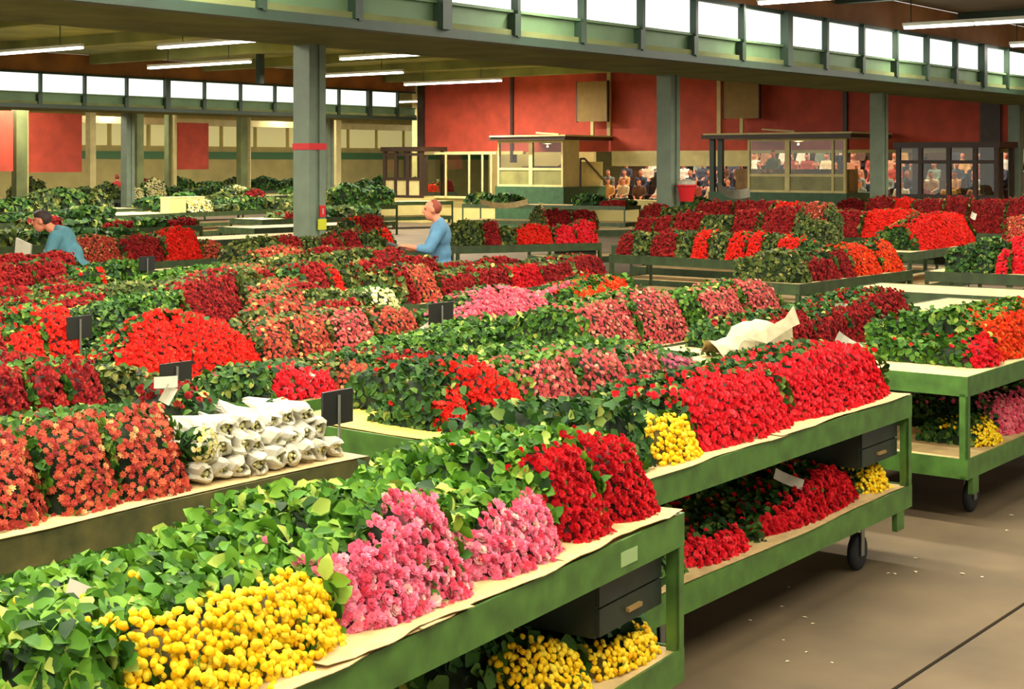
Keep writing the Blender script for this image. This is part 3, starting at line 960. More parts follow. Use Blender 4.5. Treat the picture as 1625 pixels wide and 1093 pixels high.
heap(Wc, 1456, 1511, [362, 345, 342], 'red', .8, fl=(1, 0))
heap(Wc, 1509, 1560, [342, 342, 345], 'red', .8, fl=(0, 1))
heap(Xc, 1500, 1542, [402, 395, 392], 'green', .9)
heap(Xc, 1542, 1578, [385, 380], 'green', .9)
heap(Xc, 1580, 1600, [415, 398, 405], 'crimson', .5)
heap(Xc, 1598, 1650, [385, 372, 372], 'crimson', .9, w0=.2)
for (a, b, t, k) in ((122, 196, 376, 'brown'), (200, 262, 376, 'dark'), (266, 322, 364, 'red'), (322, 357, 384, 'brown')):
    heap(c1, a, b, [t + 10, t, t + 6], k, .9, leaf='dull')
for (a, b, t, k) in ((412, 452, 378, 'green'), (452, 488, 376, 'dark'), (488, 515, 380, 'green'), (515, 552, 380, 'dark'), (552, 580, 368, 'dark'), (580, 612, 375, 'green'), (616, 636, 366, 'red'), (638, 668, 366, 'green')):
    heap(c2, a, b, [t + 8, t, t + 6], k, .9, leaf='dull')
for (a, b, t, k) in ((510, 548, 345, 'red'), (548, 582, 350, 'dark'), (582, 625, 345, 'dark')):
    heap(c5, a, b, [t + 6, t, t + 5], k, .9, leaf='dull')
for (a, b, t, k) in ((722, 768, 352, 'green'), (770, 796, 352, 'dark'), (796, 820, 362, 'green'), (820, 878, 358, 'red'), (882, 915, 360, 'crimson'), (915, 948, 352, 'crimson'), (950, 972, 352, 'red')):
    heap(c3, a, b, [t + 12, t, t + 5], k, .9, leaf='dull')
for (a, b, t, k) in ((1000, 1030, 348, 'dark'), (1030, 1058, 346, 'dark'), (1058, 1105, 340, 'dark'), (1105, 1150, 344, 'green'), (1152, 1192, 336, 'dark'), (1198, 1252, 332, 'dark'), (1252, 1290, 352, 'green')):
    heap(c4, a, b, [t + 5, t, t + 2], k, .9, leaf='dull')
for (a, b, t, k) in ((900, 950, 338, 'green'), (950, 1000, 335, 'dark'), (1000, 1040, 326, 'dark'), (1040, 1090, 330, 'green'), (1090, 1150, 322, 'dark'), (1150, 1210, 318, 'dark'), (1214, 1250, 312, 'red'), (1250, 1300, 320, 'brown')):
    heap(c6, a, b, [t + 5, t, t + 3], k, .9, leaf='dull')
for (a, b, t, k) in ((1260, 1310, 330, 'dark'), (1310, 1362, 336, 'dark'), (1365, 1440, 335, 'red')):
    heap(c7, a, b, [t + 4, t, t + 3], k, .9, leaf='dull')
for (a, b, t, k) in ((730, 770, 332, 'dark'), (770, 812, 326, 'cream'), (812, 865, 330, 'red'), (865, 910, 335, 'dark'), (910, 950, 336, 'dark')):
    heap(c8, a, b, [t + 4, t, t + 3], k, .9, leaf='dull')
for (a, b, t, k) in ((1300, 1350, 318, 'dark'), (1350, 1410, 314, 'dark'), (1410, 1440, 316, 'red'), (1440, 1490, 318, 'dark'), (1490, 1530, 312, 'dark'), (1530, 1590, 318, 'dark'), (1590, 1640, 314, 'dark')):
    heap(c9, a, b, [t + 4, t, t + 3], k, .9, leaf='dull')
for (a, b, t, k) in ((1562, 1592, 350, 'dark'), (1592, 1650, 345, 'brown')):
    heap(c10, a, b, [t + 4, t, t + 3], k, .9, leaf='dull')

# second file of bunches lying on the back half of the middle trolleys
for (c, lst) in ((Hc, ((430, 520, 488, 'brown'), (525, 600, 484, 'dark'))),
                 (Mc, ((330, 400, 436, 'dark'), (402, 470, 458, 'brown'), (472, 530, 455, 'dark'))),
                 (Nc, ((80, 160, 458, 'dark'), (320, 420, 432, 'brown'), (425, 480, 432, 'dark'))),
                 (Oc, ((580, 640, 416, 'dark'), (645, 710, 412, 'dark'), (715, 775, 420, 'dark'), (780, 830, 412, 'dark'))),
                 (Pc, ((0, 60, 462, 'dark'), (90, 170, 446, 'dark'))),
                 (Rc, ((420, 500, 396, 'brown'), (505, 560, 396, 'dark'), (560, 650, 396, 'dark'))),
                 (Lc, ((-30, 40, 505, 'dark'), (90, 140, 478, 'dark'))),
                 (Kc, ((1010, 1062, 434, 'red'),)),
                 (Fc, ((0, 90, 572, 'dark'),)),
                 (Qc, ((0, 70, 408, 'dark'), (75, 130, 404, 'dark')))):
    for (a, b, t, k) in lst:
        heap(c, a, b, [t + 6, t, t + 4], k, .95, w0=.46, leaf='dull')

# ---- labels: what it is, on which trolley, counted from the left among its like
by = {}
for h in HEAPS:
    by.setdefault((id(h[1]), h[2], h[3]), []).append(h)
for key, hs_ in by.items():
    hs_.sort(key=lambda h: h[4])
    for i, (r, c, kind, deck, u, label, words) in enumerate(hs_):
        r['group'] = 'flower bunches on ' + c.where
        if label:
            r['label'] = label
            continue
        lab = ('bunch of ' if kind != 'green' else 'bundle of ') + words + (' on ' if deck == 'top' else ' low on ') + c.where
        if len(hs_) > 1:
            lab += ', ' + (['left one', 'right one'][i] if len(hs_) == 2 else ORD[i] + ' from left')
        r['label'] = lab

# ------------------------------------------------------------------ booths, cabins and the tribune at the end wall
def vv(px, u):
    """V of the photo column px on the line U = u"""
    t = (px - CX) / F
    d = u / (UY + UX * t)
    return d * (UX - UY * t)

def bars(parent, name, lst, m):
    for (x0, x1, y0, y1, z0, z1) in lst:
        MB().box(x0, x1, y0, y1, z0, z1).build(name, m, parent)

BU = 40.5
def booth(pxs, thick, label, zs, side=True, dark=()):
    vl = [vv(p, BU) for p in pxs]
    v0, v1 = min(vl), max(vl)
    for p in dark:
        v1 = max(v1, vv(p, BU))
    r = empty('auction_booth', W(BU, v0), UANG)
    tag(r, label, 'booth', 'glazed booths by the end wall')
    z0, zsill, z1 = zs
    w = v1 - v0
    MB().box(-.1, 2.4, -.1, w + .1, 0, z0).build('base', mat('booth_base', (58, 96, 58), .6, noise=.2), r)
    MB().box(-.35, 2.4, -.35, w + .2, z1 + .08, z1 + .2).build('roof', M_brown, r)
    MB().box(-.4, 2.4, -.4, w + .1, z1 + .2, z1 + .25).build('roof_edge', M_cream, r)
    ys = sorted(v - v0 for v in vl)
    for y, p in zip(ys, sorted(pxs, reverse=True)):
        t = .08 if p in thick else .035
        MB().box(-.04, .06, y - t, y + t, z0, z1 + .08).build('post', M_cream, r)
    for p in dark:
        y = vv(p, BU) - v0
        MB().box(-.06, .06, y - .08, y + .08, 0, z1 + .1).build('dark_post', M_mull, r)
    a, b = ys[0], ys[-1]
    bars(r, 'rail', [(-.03, .03, a, b, zsill - .04, zsill + .04), (-.03, .03, a, b, z0, z0 + .07), (-.03, .03, a, b, z1, z1 + .08)], M_cream)
    for k in range(len(ys) - 1):
        MB().box(-.01, .01, ys[k] + .03, ys[k + 1] - .03, z0 + .05, zsill - .04).build('lower_panel', mat('booth_panel', (150, 146, 84), .5, noise=.2, scale=2), r)
        MB().box(-.004, .004, ys[k] + .03, ys[k + 1] - .03, zsill + .04, z1).build('pane', M_glass, r)
    if side:
        MB().box(.06, .9, -.03, .03, z0, z1 + .08).build('side_wall', M_cream, r)
        MB().box(.9, 2.3, -.03, .03, z0, z0 + .85).build('side_wall', M_cream, r)
        g = MB()
        g.cyl((.85, -.12, z0 + .95), (1.1, -.12, z0 + .95), .035, 8).cyl((1.1, -.12, z0 + .95), (2.4, -.12, z0 + .1), .035, 8).cyl((.85, -.12, z0), (.85, -.12, z0 + .95), .035, 8)
        g.build('handrail', M_brown, r)
    MB().box(.9, 1.5, .3, w - .3, z0, z0 + .7).build('desk', mat('desk_wood', (176, 132, 66), .6, noise=.2), r)
    return r
booth((792, 843, 893), (843,), 'cream-framed glass booth with a stair rail, left of centre', (1.38, 1.98, 2.88))
booth((1189, 1250, 1322, 1341), (1250,), 'wide cream-framed glass booth right of the middle column', (1.30, 1.82, 2.85), side=False, dark=(1131, 1144))
for k, (p0, p1, ang, l) in enumerate(((852, 888, .06, 'cream plank lying on the left booth roof'), (1210, 1262, -.09, 'cream plank sloping on the right booth roof'))):
    va, vb = vv(p0, 41.0), vv(p1, 41.0)
    o = MB().box(-.06, .06, 0, va - vb, 0, .05).build('roof_plank', M_cream)
    o.location = W(41.0, vb, 3.14 if k == 0 else 3.12)
    o.rotation_euler = (abs(ang) if k == 0 else .07, 0, UANG)
    tag(o, l, 'plank')

def tan_sign(p0, p1, l):
    u = 42.4
    va, vb = vv(p0, u), vv(p1, u)
    r = empty('sign_board', W(u, (va + vb) / 2, 3.1), UANG)
    tag(r, l, 'sign board', 'tan boards above the booths')
    w = (va - vb) / 2
    MB().box(-.05, .05, -w, w, .52, 1.9).build('board', M_tan, r)
    bars(r, 'board_edge', [(-.06, .06, -w - .03, -w, .5, 1.92), (-.06, .06, w, w + .03, .5, 1.92)], M_brown)
    MB().box(-.04, .04, -.06, .06, 0, .52).build('pole', M_cream, r)
tan_sign(917, 964, 'tan square board on a short pole over the left booth')
tan_sign(1150, 1205, 'tan square board on a short pole over the right booth')

def cabin(p0, p1, u, verts, rails, zb, zt, label, panels=None):
    va, vb = vv(p0, u), vv(p1, u)
    r = empty('glazed_cabin', W(u, vb), UANG)
    tag(r, label, 'cabin', 'brown framed cabins')
    w = va - vb
    ys = [0, w] + [vv(p, u) - vb for p in verts]
    ys.sort()
    for y in ys:
        MB().box(-.06, .06, y - .06, y + .06, zb, zt).build('post', M_brown, r)
    for y in (0, w):
        MB().box(1.1, 1.2, y - .06, y + .06, zb, zt).build('post', M_brown, r)
    for z in rails:
        MB().box(-.05, .05, 0, w, z - .05, z + .05).build('rail', M_brown, r)
    MB().box(-.12, 1.3, -.12, w + .12, zt, zt + .16).build('roof', M_brown, r)
    MB().box(-.1, 1.3, -.1, w + .1, 0, zb).build('plinth', M_beige, r)
    zr = sorted(rails)
    for a, b in zip(ys[:-1], ys[1:]):
        if panels:
            MB().box(-.02, .02, a + .06, b - .06, zr[0] + .05, zr[1] - .05).build('lower_panel', M_cream, r)
        MB().box(-.004, .004, a + .06, b - .06, (zr[1] if panels else zr[0]) + .05, zt).build('pane', M_glass, r)
cabin(611, 669, 41.0, (629, 648), (.95, 1.6, 2.5), .9, 2.62, 'small brown framed glass cabin left of the red wall', True)
cabin(1426, 1582, 40.8, (1461, 1506, 1548), (1.25, 2.22), 1.15, 2.62, 'wide brown framed glass cabin at the right')
r = empty('glazed_screen', W(41.6, vv(788, 41.6)), UANG)
tag(r, 'pale framed glass screen between the small cabin and left booth', 'screen')
wv = vv(690, 41.6) - vv(788, 41.6)
for p in (708, 745, 766, 780):
    y = vv(p, 41.6) - vv(788, 41.6)
    MB().box(-.03, .03, y - .035, y + .035, .9, 2.55).build('post', M_cream, r)
bars(r, 'rail', [(-.03, .03, 0, wv, 2.5, 2.58), (-.03, .03, 0, wv, .9, .98)], M_cream)
for a, b in ((690, 708), (708, 745), (745, 766), (766, 780)):
    MB().box(-.004, .004, vv(b, 41.6) - vv(788, 41.6) + .04, vv(a, 41.6) - vv(788, 41.6) - .04, .98, 2.5).build('pane', M_glass, r)
struct(uvbox('wall_room', 47, 47.15, 33.2, 38.4, 0, CZ, M_beige))
struct(uvbox('wall_tribune', 50.5, 50.65, -6, 34.0, 0, CZ, mat('tribune_wall', (112, 78, 48), .8, noise=.25, scale=1.5)))
struct(uvbox('ceiling', 43.1, 50.6, -6, 34, CZ, CZ + .1, M_brown))
for i in range(6):
    struct(uvbox(f'floor_tier_{i + 1}', 44.0 + i * 1.0, 50.5, 5, 33.0, .1 + .3 * i, .4 + .3 * i, mat('tier_wood', (120, 84, 52), .7, noise=.2)))
# lights inside the tribune and the room behind the screen
for (u, v) in ((46.5, 35.8), (45.5, 29.0), (45.5, 24.0), (45.5, 19.0), (45.5, 13.0)):
    fluorescent(u, v, 'tube row inside the tribune behind the end wall', 'tube rows over the tribune', power=1.6)
for (u, v) in ((41.4, 31.2), (41.4, 21.6)):
    r = empty('added_booth_lamp', W(u, v, 2.86), UANG)  # added lamp that brightens the booth from within
    tag(r, 'added lamp inside the ' + ('left' if v > 25 else 'right') + ' booth', 'lamp')
    MB().lathe((0, 0, 0), [(0, .05), (.16, .05), (.18, .0), (.0, -.03)], 'z', 14).build('shade', M_tan, r)
    ld = bpy.data.lights.new('booth_glow', 'POINT'); ld.energy = 22; ld.color = (1, .85, .5); ld.shadow_soft_size = .03
    lo = bpy.data.objects.new('booth_glow', ld); col.objects.link(lo); lo.parent = r; lo.location = (0, 0, -.1)

# ------------------------------------------------------------------ people
def ball(g, c, r, n=12, m=8):
    rx, ry, rz = r if isinstance(r, tuple) else (r, r, r)
    V, fs = [], []
    for j in range(m + 1):
        t = math.pi * j / m
        for i in range(n):
            p = 2 * math.pi * i / n
            V.append((c[0] + rx * math.sin(t) * math.cos(p), c[1] + ry * math.sin(t) * math.sin(p), c[2] + rz * math.cos(t)))
    for j in range(m):
        for i in range(n):
            k = (i + 1) % n
            fs.append((j * n + i, (j + 1) * n + i, (j + 1) * n + k, j * n + k))
    g.add(V, fs)

def limb(g, p, q, r1, r2):
    g.cyl(p, q, r1, 12, r2)
    ball(g, p, r1); ball(g, q, r2)

def fuse(name, g, voxel):
    """one continuous surface around everything in g"""
    me = bpy.data.meshes.new(name)
    me.from_pydata(g.v, [], g.f)
    o = bpy.data.objects.new(name, me)
    col.objects.link(o)
    m = o.modifiers.new('r', 'REMESH'); m.mode = 'VOXEL'; m.voxel_size = voxel; m.use_smooth_shade = True
    m = o.modifiers.new('s', 'SMOOTH'); m.factor = .5; m.iterations = 3
    dg = bpy.context.evaluated_depsgraph_get()
    out = bpy.data.meshes.new_from_object(o.evaluated_get(dg))
    out.name = name
    bpy.data.objects.remove(o)
    return out

def chain(*a):
    return list(zip(a[:-1], a[1:]))

def adult(arm_l, arm_r, bend=0.0, headdrop=0.0):
    """joints of a standing adult facing +x; arm = (elbow, wrist) positions"""
    def B_(x, y, z):
        f = z - .95
        return Vector((x + math.sin(bend) * f, y, .95 + f * math.cos(bend)))
    J = {'pelvis': Vector((0, 0, .95)), 'belly': B_(.01, 0, 1.12), 'chest': B_(0, 0, 1.32), 'neckb': B_(0, 0, 1.46), 'neck': B_(.025 + headdrop * .5, 0, 1.54 - headdrop * .2)}
    J['head'] = J['neck'] + Vector((.03 + headdrop, 0, .10 - headdrop * .4))
    for s_, sg, arm in (('l', 1, arm_l), ('r', -1, arm_r)):
        J['sh' + s_] = B_(0, .185 * sg, 1.41); J['el' + s_] = Vector(arm[0]); J['wr' + s_] = Vector(arm[1])
        J['hip' + s_] = Vector((0, .09 * sg, .9)); J['kn' + s_] = Vector((.02, .1 * sg, .48)); J['an' + s_] = Vector((-.01, .11 * sg, .09))
    J['bend'] = bend
    return J

def person(loc, rz, J, label, shirt, hair, bald=False):
    r = empty('person', loc, rz)
    tag(r, label, 'person')
    g = MB()
    ball(g, J['pelvis'], (.11, .15, .13)); ball(g, J['belly'], (.11, .145, .17)); ball(g, J['chest'], (.115, .17, .19))
    limb(g, J['neckb'], J['neck'], .062, .056)
    h = J['head']
    ball(g, h + Vector((-.01, 0, .03)), (.10, .077, .10)); ball(g, h + Vector((.022, 0, -.04)), (.07, .06, .085))
    limb(g, h + Vector((.088, 0, .02)), h + Vector((.112, 0, -.018)), .009, .016)             # nose
    ball(g, h + Vector((.082, 0, .04)), (.014, .05, .012))                                    # brow
    for s_, sg in (('l', 1), ('r', -1)):
        ball(g, h + Vector((-.01, .078 * sg, .0)), (.022, .012, .034))                        # ear
        limb(g, J['sh' + s_], J['el' + s_], .062, .045); limb(g, J['chest'] + Vector((0, .05 * sg, .07)), J['sh' + s_], .08, .066)
        limb(g, J['el' + s_], J['wr' + s_], .044, .03)
        d = (J['wr' + s_] - J['el' + s_]).normalized()
        sd = d.cross(Vector((0, 0, 1))).normalized(); dn = sd.cross(d).normalized()
        p = J['wr' + s_] + d * .06
        limb(g, p - sd * .022, p + sd * .022, .022, .02); limb(g, J['wr' + s_], p, .028, .026)
        for of, ln in ((-.03, .06), (-.01, .075), (.012, .07), (.032, .055)):
            q = p + sd * of + d * .02
            k = q + d * ln * .6 - dn * .008
            limb(g, q, k, .011, .010); limb(g, k, k + d * ln * .35 - dn * .03, .010, .009)
        q = J['wr' + s_] + d * .025 - sd * (.03 * sg)
        limb(g, q, q + d * .035 - sd * .022 * sg, .013, .011); limb(g, q + d * .035 - sd * .022 * sg, q + d * .07 - sd * .02 * sg, .011, .010)
        limb(g, J['hip' + s_], J['kn' + s_], .088, .058); limb(g, J['kn' + s_], J['an' + s_], .055, .042)
        limb(g, J['an' + s_] + Vector((-.03, 0, -.04)), J['an' + s_] + Vector((.15, 0, -.05)), .04, .034)
    me = fuse('body', g, .011); me.materials.append(M_skin)
    body = link('body', me, r)
    g = MB()
    ball(g, J['pelvis'] + Vector((0, 0, .02)), (.135, .175, .12)); ball(g, J['belly'], (.135, .168, .2)); ball(g, J['chest'], (.138, .19, .2))
    for s_, sg in (('l', 1), ('r', -1)):
        limb(g, J['chest'] + Vector((0, .05 * sg, .07)), J['sh' + s_], .098, .084); limb(g, J['sh' + s_], J['el' + s_], .082, .062)
        limb(g, J['el' + s_], J['el' + s_].lerp(J['wr' + s_], .45), .06, .05)
    limb(g, J['chest'] + Vector((0, 0, .08)), J['neckb'] + Vector((0, 0, .02)), .11, .074)
    me = fuse('shirt', g, .016); me.materials.append(shirt); link('shirt', me, r)
    g = MB()
    ball(g, J['pelvis'], (.128, .168, .13))
    for s_ in 'lr':
        limb(g, J['hip' + s_], J['kn' + s_], .105, .078); limb(g, J['kn' + s_], J['an' + s_] + Vector((0, 0, .02)), .076, .066)
    me = fuse('trousers', g, .018); me.materials.append(M_trouser); link('trousers', me, r)
    for s_ in 'lr':
        g = MB(); limb(g, J['an' + s_] + Vector((-.03, 0, -.038)), J['an' + s_] + Vector((.16, 0, -.045)), .05, .043)
        me = fuse('shoe', g, .014); me.materials.append(M_shoe); link('shoe', me, r)
    g = MB()
    ball(g, h + Vector((-.035, 0, .035)), (.088, .083, .09))
    if bald: ball(g, h + Vector((-.02, 0, .075)), (.07, .065, .058))
    else: ball(g, h + Vector((.0, 0, .07)), (.095, .08, .07))
    me = fuse('hair', g, .012); me.materials.append(hair); link('hair', me, r)
    for sg in (1, -1):
        MB().lathe(tuple(h + Vector((.083, .03 * sg, .018))), [(0, -.008), (.009, -.004), (.009, .004), (0, .009)], 'x', 8).build('eye', M_black, body)
    MB().box(h.x + .078, h.x + .092, -.024, .024, h.z - .064, h.z - .056).build('mouth', mat('lips', (170, 74, 66), .5), body)
    return r

PJ = adult(((.16, .25, 1.17), (.40, .14, 1.20)), ((.18, -.25, 1.15), (.42, -.12, 1.16)), bend=.06, headdrop=.02)
pm = person((-.84, 18.0, 0), math.pi * 1.02, PJ, 'man in a light blue shirt reading a dark book among the trolleys', M_shirt, M_hairred, True)
o = MB().box(-.11, .11, -.16, .16, -.012, .012).build('order_book', mat('dark_book', (40, 34, 28), .6))
o.location = (-1.39, 17.98, 1.2); o.rotation_euler = (0, .35, 0)
tag(o, 'dark open order book in the hands of the light blue shirt man', 'book')
PJ = adult(((.30, .26, 1.10), (.52, .16, 1.02)), ((.30, -.25, 1.08), (.54, -.14, 1.0)), bend=.52, headdrop=.07)
person((-4.98, 17.3, 0), math.pi * 1.0, PJ, 'dark-haired man in a teal shirt stooping at the left edge', M_shirt2, M_hairdk)
g = MB()
g.add([(-.09, -.03, -.16), (.09, -.03, -.16), (.11, -.02, .12), (-.06, -.03, .2), (-.09, .03, -.16), (.09, .03, -.16), (.11, .03, .12), (-.06, .02, .2)], [(0, 1, 2, 3), (7, 6, 5, 4), (0, 4, 5, 1), (1, 5, 6, 2), (2, 6, 7, 3), (3, 7, 4, 0)])
o = g.build('paper_bag', M_white); o.location = (-5.62, 17.2, 1.14)
tag(o, 'white paper bag held by the stooping man', 'paper bag')

# seated figures of the tribune: one body, three builds of it in several shirts
g = MB()
ball(g, (0, 0, .12), (.15, .18, .13)); ball(g, (0, 0, .3), (.13, .165, .2)); ball(g, (-.02, 0, .46), (.13, .19, .17))
limb(g, (0, 0, .55), (.02, 0, .66), .06, .056); ball(g, (.03, 0, .76), (.1, .08, .13))
for sg in (1, -1):
    limb(g, (0, .19 * sg, .54), (.08, .24 * sg, .3), .068, .05); limb(g, (.08, .24 * sg, .3), (.32, .1 * sg, .25), .048, .034)
    limb(g, (.05, .1 * sg, .1), (.42, .11 * sg, .12), .09, .066); limb(g, (.42, .11 * sg, .12), (.42, .11 * sg, -.3), .064, .045); limb(g, (.42, .11 * sg, -.32), (.55, .11 * sg, -.33), .045, .035)
base = fuse('seated_body', g, .038)
shirts = [(172, 120, 84), (206, 186, 150), (92, 62, 46), (58, 62, 72), (150, 60, 44), (212, 160, 96), (120, 130, 110), (226, 220, 200)]
VAR = []
SHW = ['a tan shirt', 'a cream shirt', 'a brown jacket', 'a dark blue jacket', 'a rust red top', 'an ochre shirt', 'a grey-green top', 'a white shirt']
for q, cshirt in enumerate(shirts):
    me = base.copy()
    me.materials.append(M_skin); me.materials.append(mat(f'tribune_shirt_{q}', cshirt, .85)); me.materials.append(M_trouser); me.materials.append(M_hairdk if q % 3 else mat('brown_hair', (110, 74, 44), .7))
    mi = []
    for p in me.polygons:
        c_ = p.center
        if c_.z > .63: mi.append(3 if (c_.z > .81 or c_.x < .0) else 0)
        elif c_.x > .24 and c_.z > .18 and abs(c_.y) < .2: mi.append(0)
        elif c_.z < .17: mi.append(2)
        else: mi.append(1)
    me.polygons.foreach_set('material_index', mi)
    me.name = 'person'
    VAR.append(me)
for i in range(6):
    v = 10.5 + .3 * (i % 2)
    while v < 31.5:
        if random.random() < .86:
            k_ = random.randrange(8)
            o = link('person', VAR[k_])
            o.location = W(44.45 + i + random.uniform(-.1, .1), v, .42 + .3 * i + .36)
            o.rotation_euler = (0, random.uniform(-.05, .2), UANG + math.pi + random.uniform(-.5, .5))
            tag(o, f'person in {SHW[k_]} seated in the {ORD[i]} tribune row', 'person', 'people seated in the tribune')
        v += random.uniform(.62, .85)
for i in range(6):
    bn = uvbox('tribune_bench', 44.25 + i, 44.65 + i, 9.5, 32.0, .4 + .3 * i + .001, .4 + .3 * i + .34, M_brown)
    tag(bn, f'long wooden bench of the tribune, {ORD[i]} row from the front', 'bench')
o = link('person', VAR[4]); o.location = W(41.6, 30.55, 1.38 + .42); o.rotation_euler = (0, 0, UANG + 2.6)
tag(o, 'person in a red top seated inside the left booth', 'person')
o = link('person', VAR[6]); o.location = W(41.7, 22.6, 1.3 + .42); o.rotation_euler = (0, 0, UANG + 3.0)
tag(o, 'person in a pale green top seated inside the right booth', 'person')
for k, (b_, v) in enumerate(((41.6, 30.55), (41.7, 22.6))):
    r = empty('booth_stool', W(b_, v, 1.38 if k == 0 else 1.30), UANG)
    tag(r, 'stool under the person in the ' + ('left' if k == 0 else 'right') + ' booth', 'stool')
    MB().lathe((0, 0, 0), [(0, .36), (.17, .36), (.17, .4), (0, .4)], 'z', 12).build('seat', M_brown, r)
    MB().cyl((0, 0, 0), (0, 0, .36), .03, 8).build('post', M_brown, r)
PJ = adult(((.02, .27, 1.12), (.08, .24, .87)), ((.02, -.27, 1.12), (.08, -.24, .87)))
t_ = (186 - CX) / F
person((t_ * 55, 55, 0), 2.0, PJ, 'distant person in red beside the far left column', mat('red_pullover', (186, 50, 50), .85), M_hairred)

# ------------------------------------------------------------------ tables and potted greenery in the middle and far bays
def table(p0, p1, depth, label, where, full=False):
    return cart(p0, p1, depth, label, where, full=False, group='distant trolleys and tables')
far = []
far.append(table((17.5, 28.6), (21.0, 27.9), 1.6, 'cream-topped table at the left edge before the far column', 'the cream table at the left edge'))
far.append(table((21.4, 30.2), (25.2, 30.7), 1.9, 'long cream-topped table left of the banded column', 'the long cream table'))
far.append(table((25.4, 30.7), (29.3, 31.2), 1.9, 'cream-topped table reaching behind the banded column', 'the cream table behind the banded column'))
far.append(table((34.1, 34.7), (38.5, 33.0), 1.2, 'plain table in front of the small brown cabin', 'the table before the small cabin'))
far.append(table((20.0, 22.3), (23.4, 22.0), 1.2, 'empty dark trolley just left of the banded column', 'the empty trolley by the banded column'))
far.append(table((22.6, 34.8), (27.0, 34.8), 1.3, 'table loaded with potted plants left of the cream box', 'the plant table left of the box'))
far.append(table((27.5, 34.9), (32.0, 34.9), 1.3, 'table loaded with potted plants right of the cream box', 'the plant table right of the box'))
far.append(table((30.0, 43.5), (36.0, 43.5), 1.3, 'distant plant table below the left red screen', 'the plant table below the screen'))
far.append(table((37.0, 44.0), (44.0, 44.0), 1.3, 'distant plant table behind the cream boxes', 'the plant table behind the cream boxes'))
far.append(table((45.0, 43.5), (51.0, 43.5), 1.3, 'distant plant table behind the banded column', 'the plant table behind the banded column'))
far.append(table((26.0, 48.0), (33.0, 48.0), 1.3, 'farthest plant table at the left', 'the farthest left plant table'))
far.append(table((40.0, 52.0), (50.0, 52.0), 1.3, 'farthest plant table in the middle', 'the farthest middle plant table'))
far.append(table((30.2, 31.6), (33.8, 31.2), 1.2, 'table with dark bushes right of the banded column', 'the bush table by the banded column'))
far.append(table((34.6, 22.5), (34.4, 18.2), 1.2, 'plant table before the left booth', 'the plant table before the left booth'))
far.append(table((35.6, 17.6), (35.4, 12.6), 1.2, 'plant table before the wide right booth', 'the plant table before the wide booth'))
far.append(table((36.0, 30.5), (37.0, 25.0), 1.2, 'plant table below the left booth stair', 'the plant table below the booth stair'))
far.append(table((16.3, 19.5), (19.8, 19.3), 1.2, 'dark empty trolley below the banded column', 'the empty trolley below the column'))
far.append(table((16.4, 24.4), (20.3, 24.2), 1.2, 'trolley of low green plants at the left before the cream tables', 'the low plant trolley at left'))
far.append(table((23.2, 25.6), (27.0, 25.4), 1.2, 'trolley of low green plants before the long cream table', 'the plant trolley before the long table'))
far.append(table((12.5, 20.5), (15.8, 20.3), 1.2, 'trolley of green plants behind the stooping man', 'the plant trolley behind the stooping man'))
H0 = len(HEAPS)
def fill(c, n, kinds, hr, gap=.12):
    w_ = c.L / n
    for i in range(n):
        if random.random() < gap: continue
        h_ = random.uniform(*hr)
        heap(c, 0, 0, None, random.choice(kinds), c.D * .8, u01=(i * w_ + .04, (i + 1) * w_ - .03), hs=[h_ * .6, h_, h_ * .7], leaf=random.choice(('mid', 'dull', 'mid')), lsize=.13, scale=1.5, lean=.3)
for q in (17, 18, 19): fill(far[q], 5, ['green', 'green', 'dark'], (.12, .3), .15)
fill(far[0], 3, ['green'], (.1, .3), .3)
fill(far[2], 4, ['green', 'green', 'cream'], (.1, .35), .4)
for q in (5, 6): fill(far[q], 5, ['green', 'green', 'green', 'dark', 'cream'], (.25, .6), .1)
for q in (7, 8, 9, 10, 11): fill(far[q], 6, ['green', 'green', 'green', 'green', 'dark', 'cream', 'orange'], (.3, .75), .1)
fill(far[12], 3, ['green'], (.4, .7), 0)
for q in (13, 14, 15): fill(far[q], 6, ['green', 'green', 'dark'], (.15, .4), .1)
by = {}
for h in HEAPS[H0:]:
    by.setdefault((id(h[1]), h[2]), []).append(h)
for key, hs_ in by.items():
    hs_.sort(key=lambda h: h[4])
    for i, (r, c, kind, deck, u, label, words) in enumerate(hs_):
        r['group'] = 'plants on ' + c.where
        r['label'] = (('bushy ' if kind == 'green' else 'bunch of ') + ('green plant' if kind == 'green' else words) + ' on ' + c.where + ('' if len(hs_) == 1 else ', ' + ORD[i] + ' from left'))
# cream boxes on the long table
for k, (px, w_) in enumerate(((282, .55), (314, .45))):
    u = at_v(px, 30.9)
    o = MB().box(-w_ / 2, w_ / 2, 0, .35, 0, .38).box(-w_ / 2 - .01, w_ / 2 + .01, -.01, .36, .38, .41).build('cream_box', M_cream)
    o.location = W(u, 30.9, ZT + .002); o.rotation_euler = (0, 0, UANG)
    tag(o, 'cream carton on the long cream table, ' + ('left' if k == 0 else 'right') + ' of the pair', 'box', 'cream cartons')

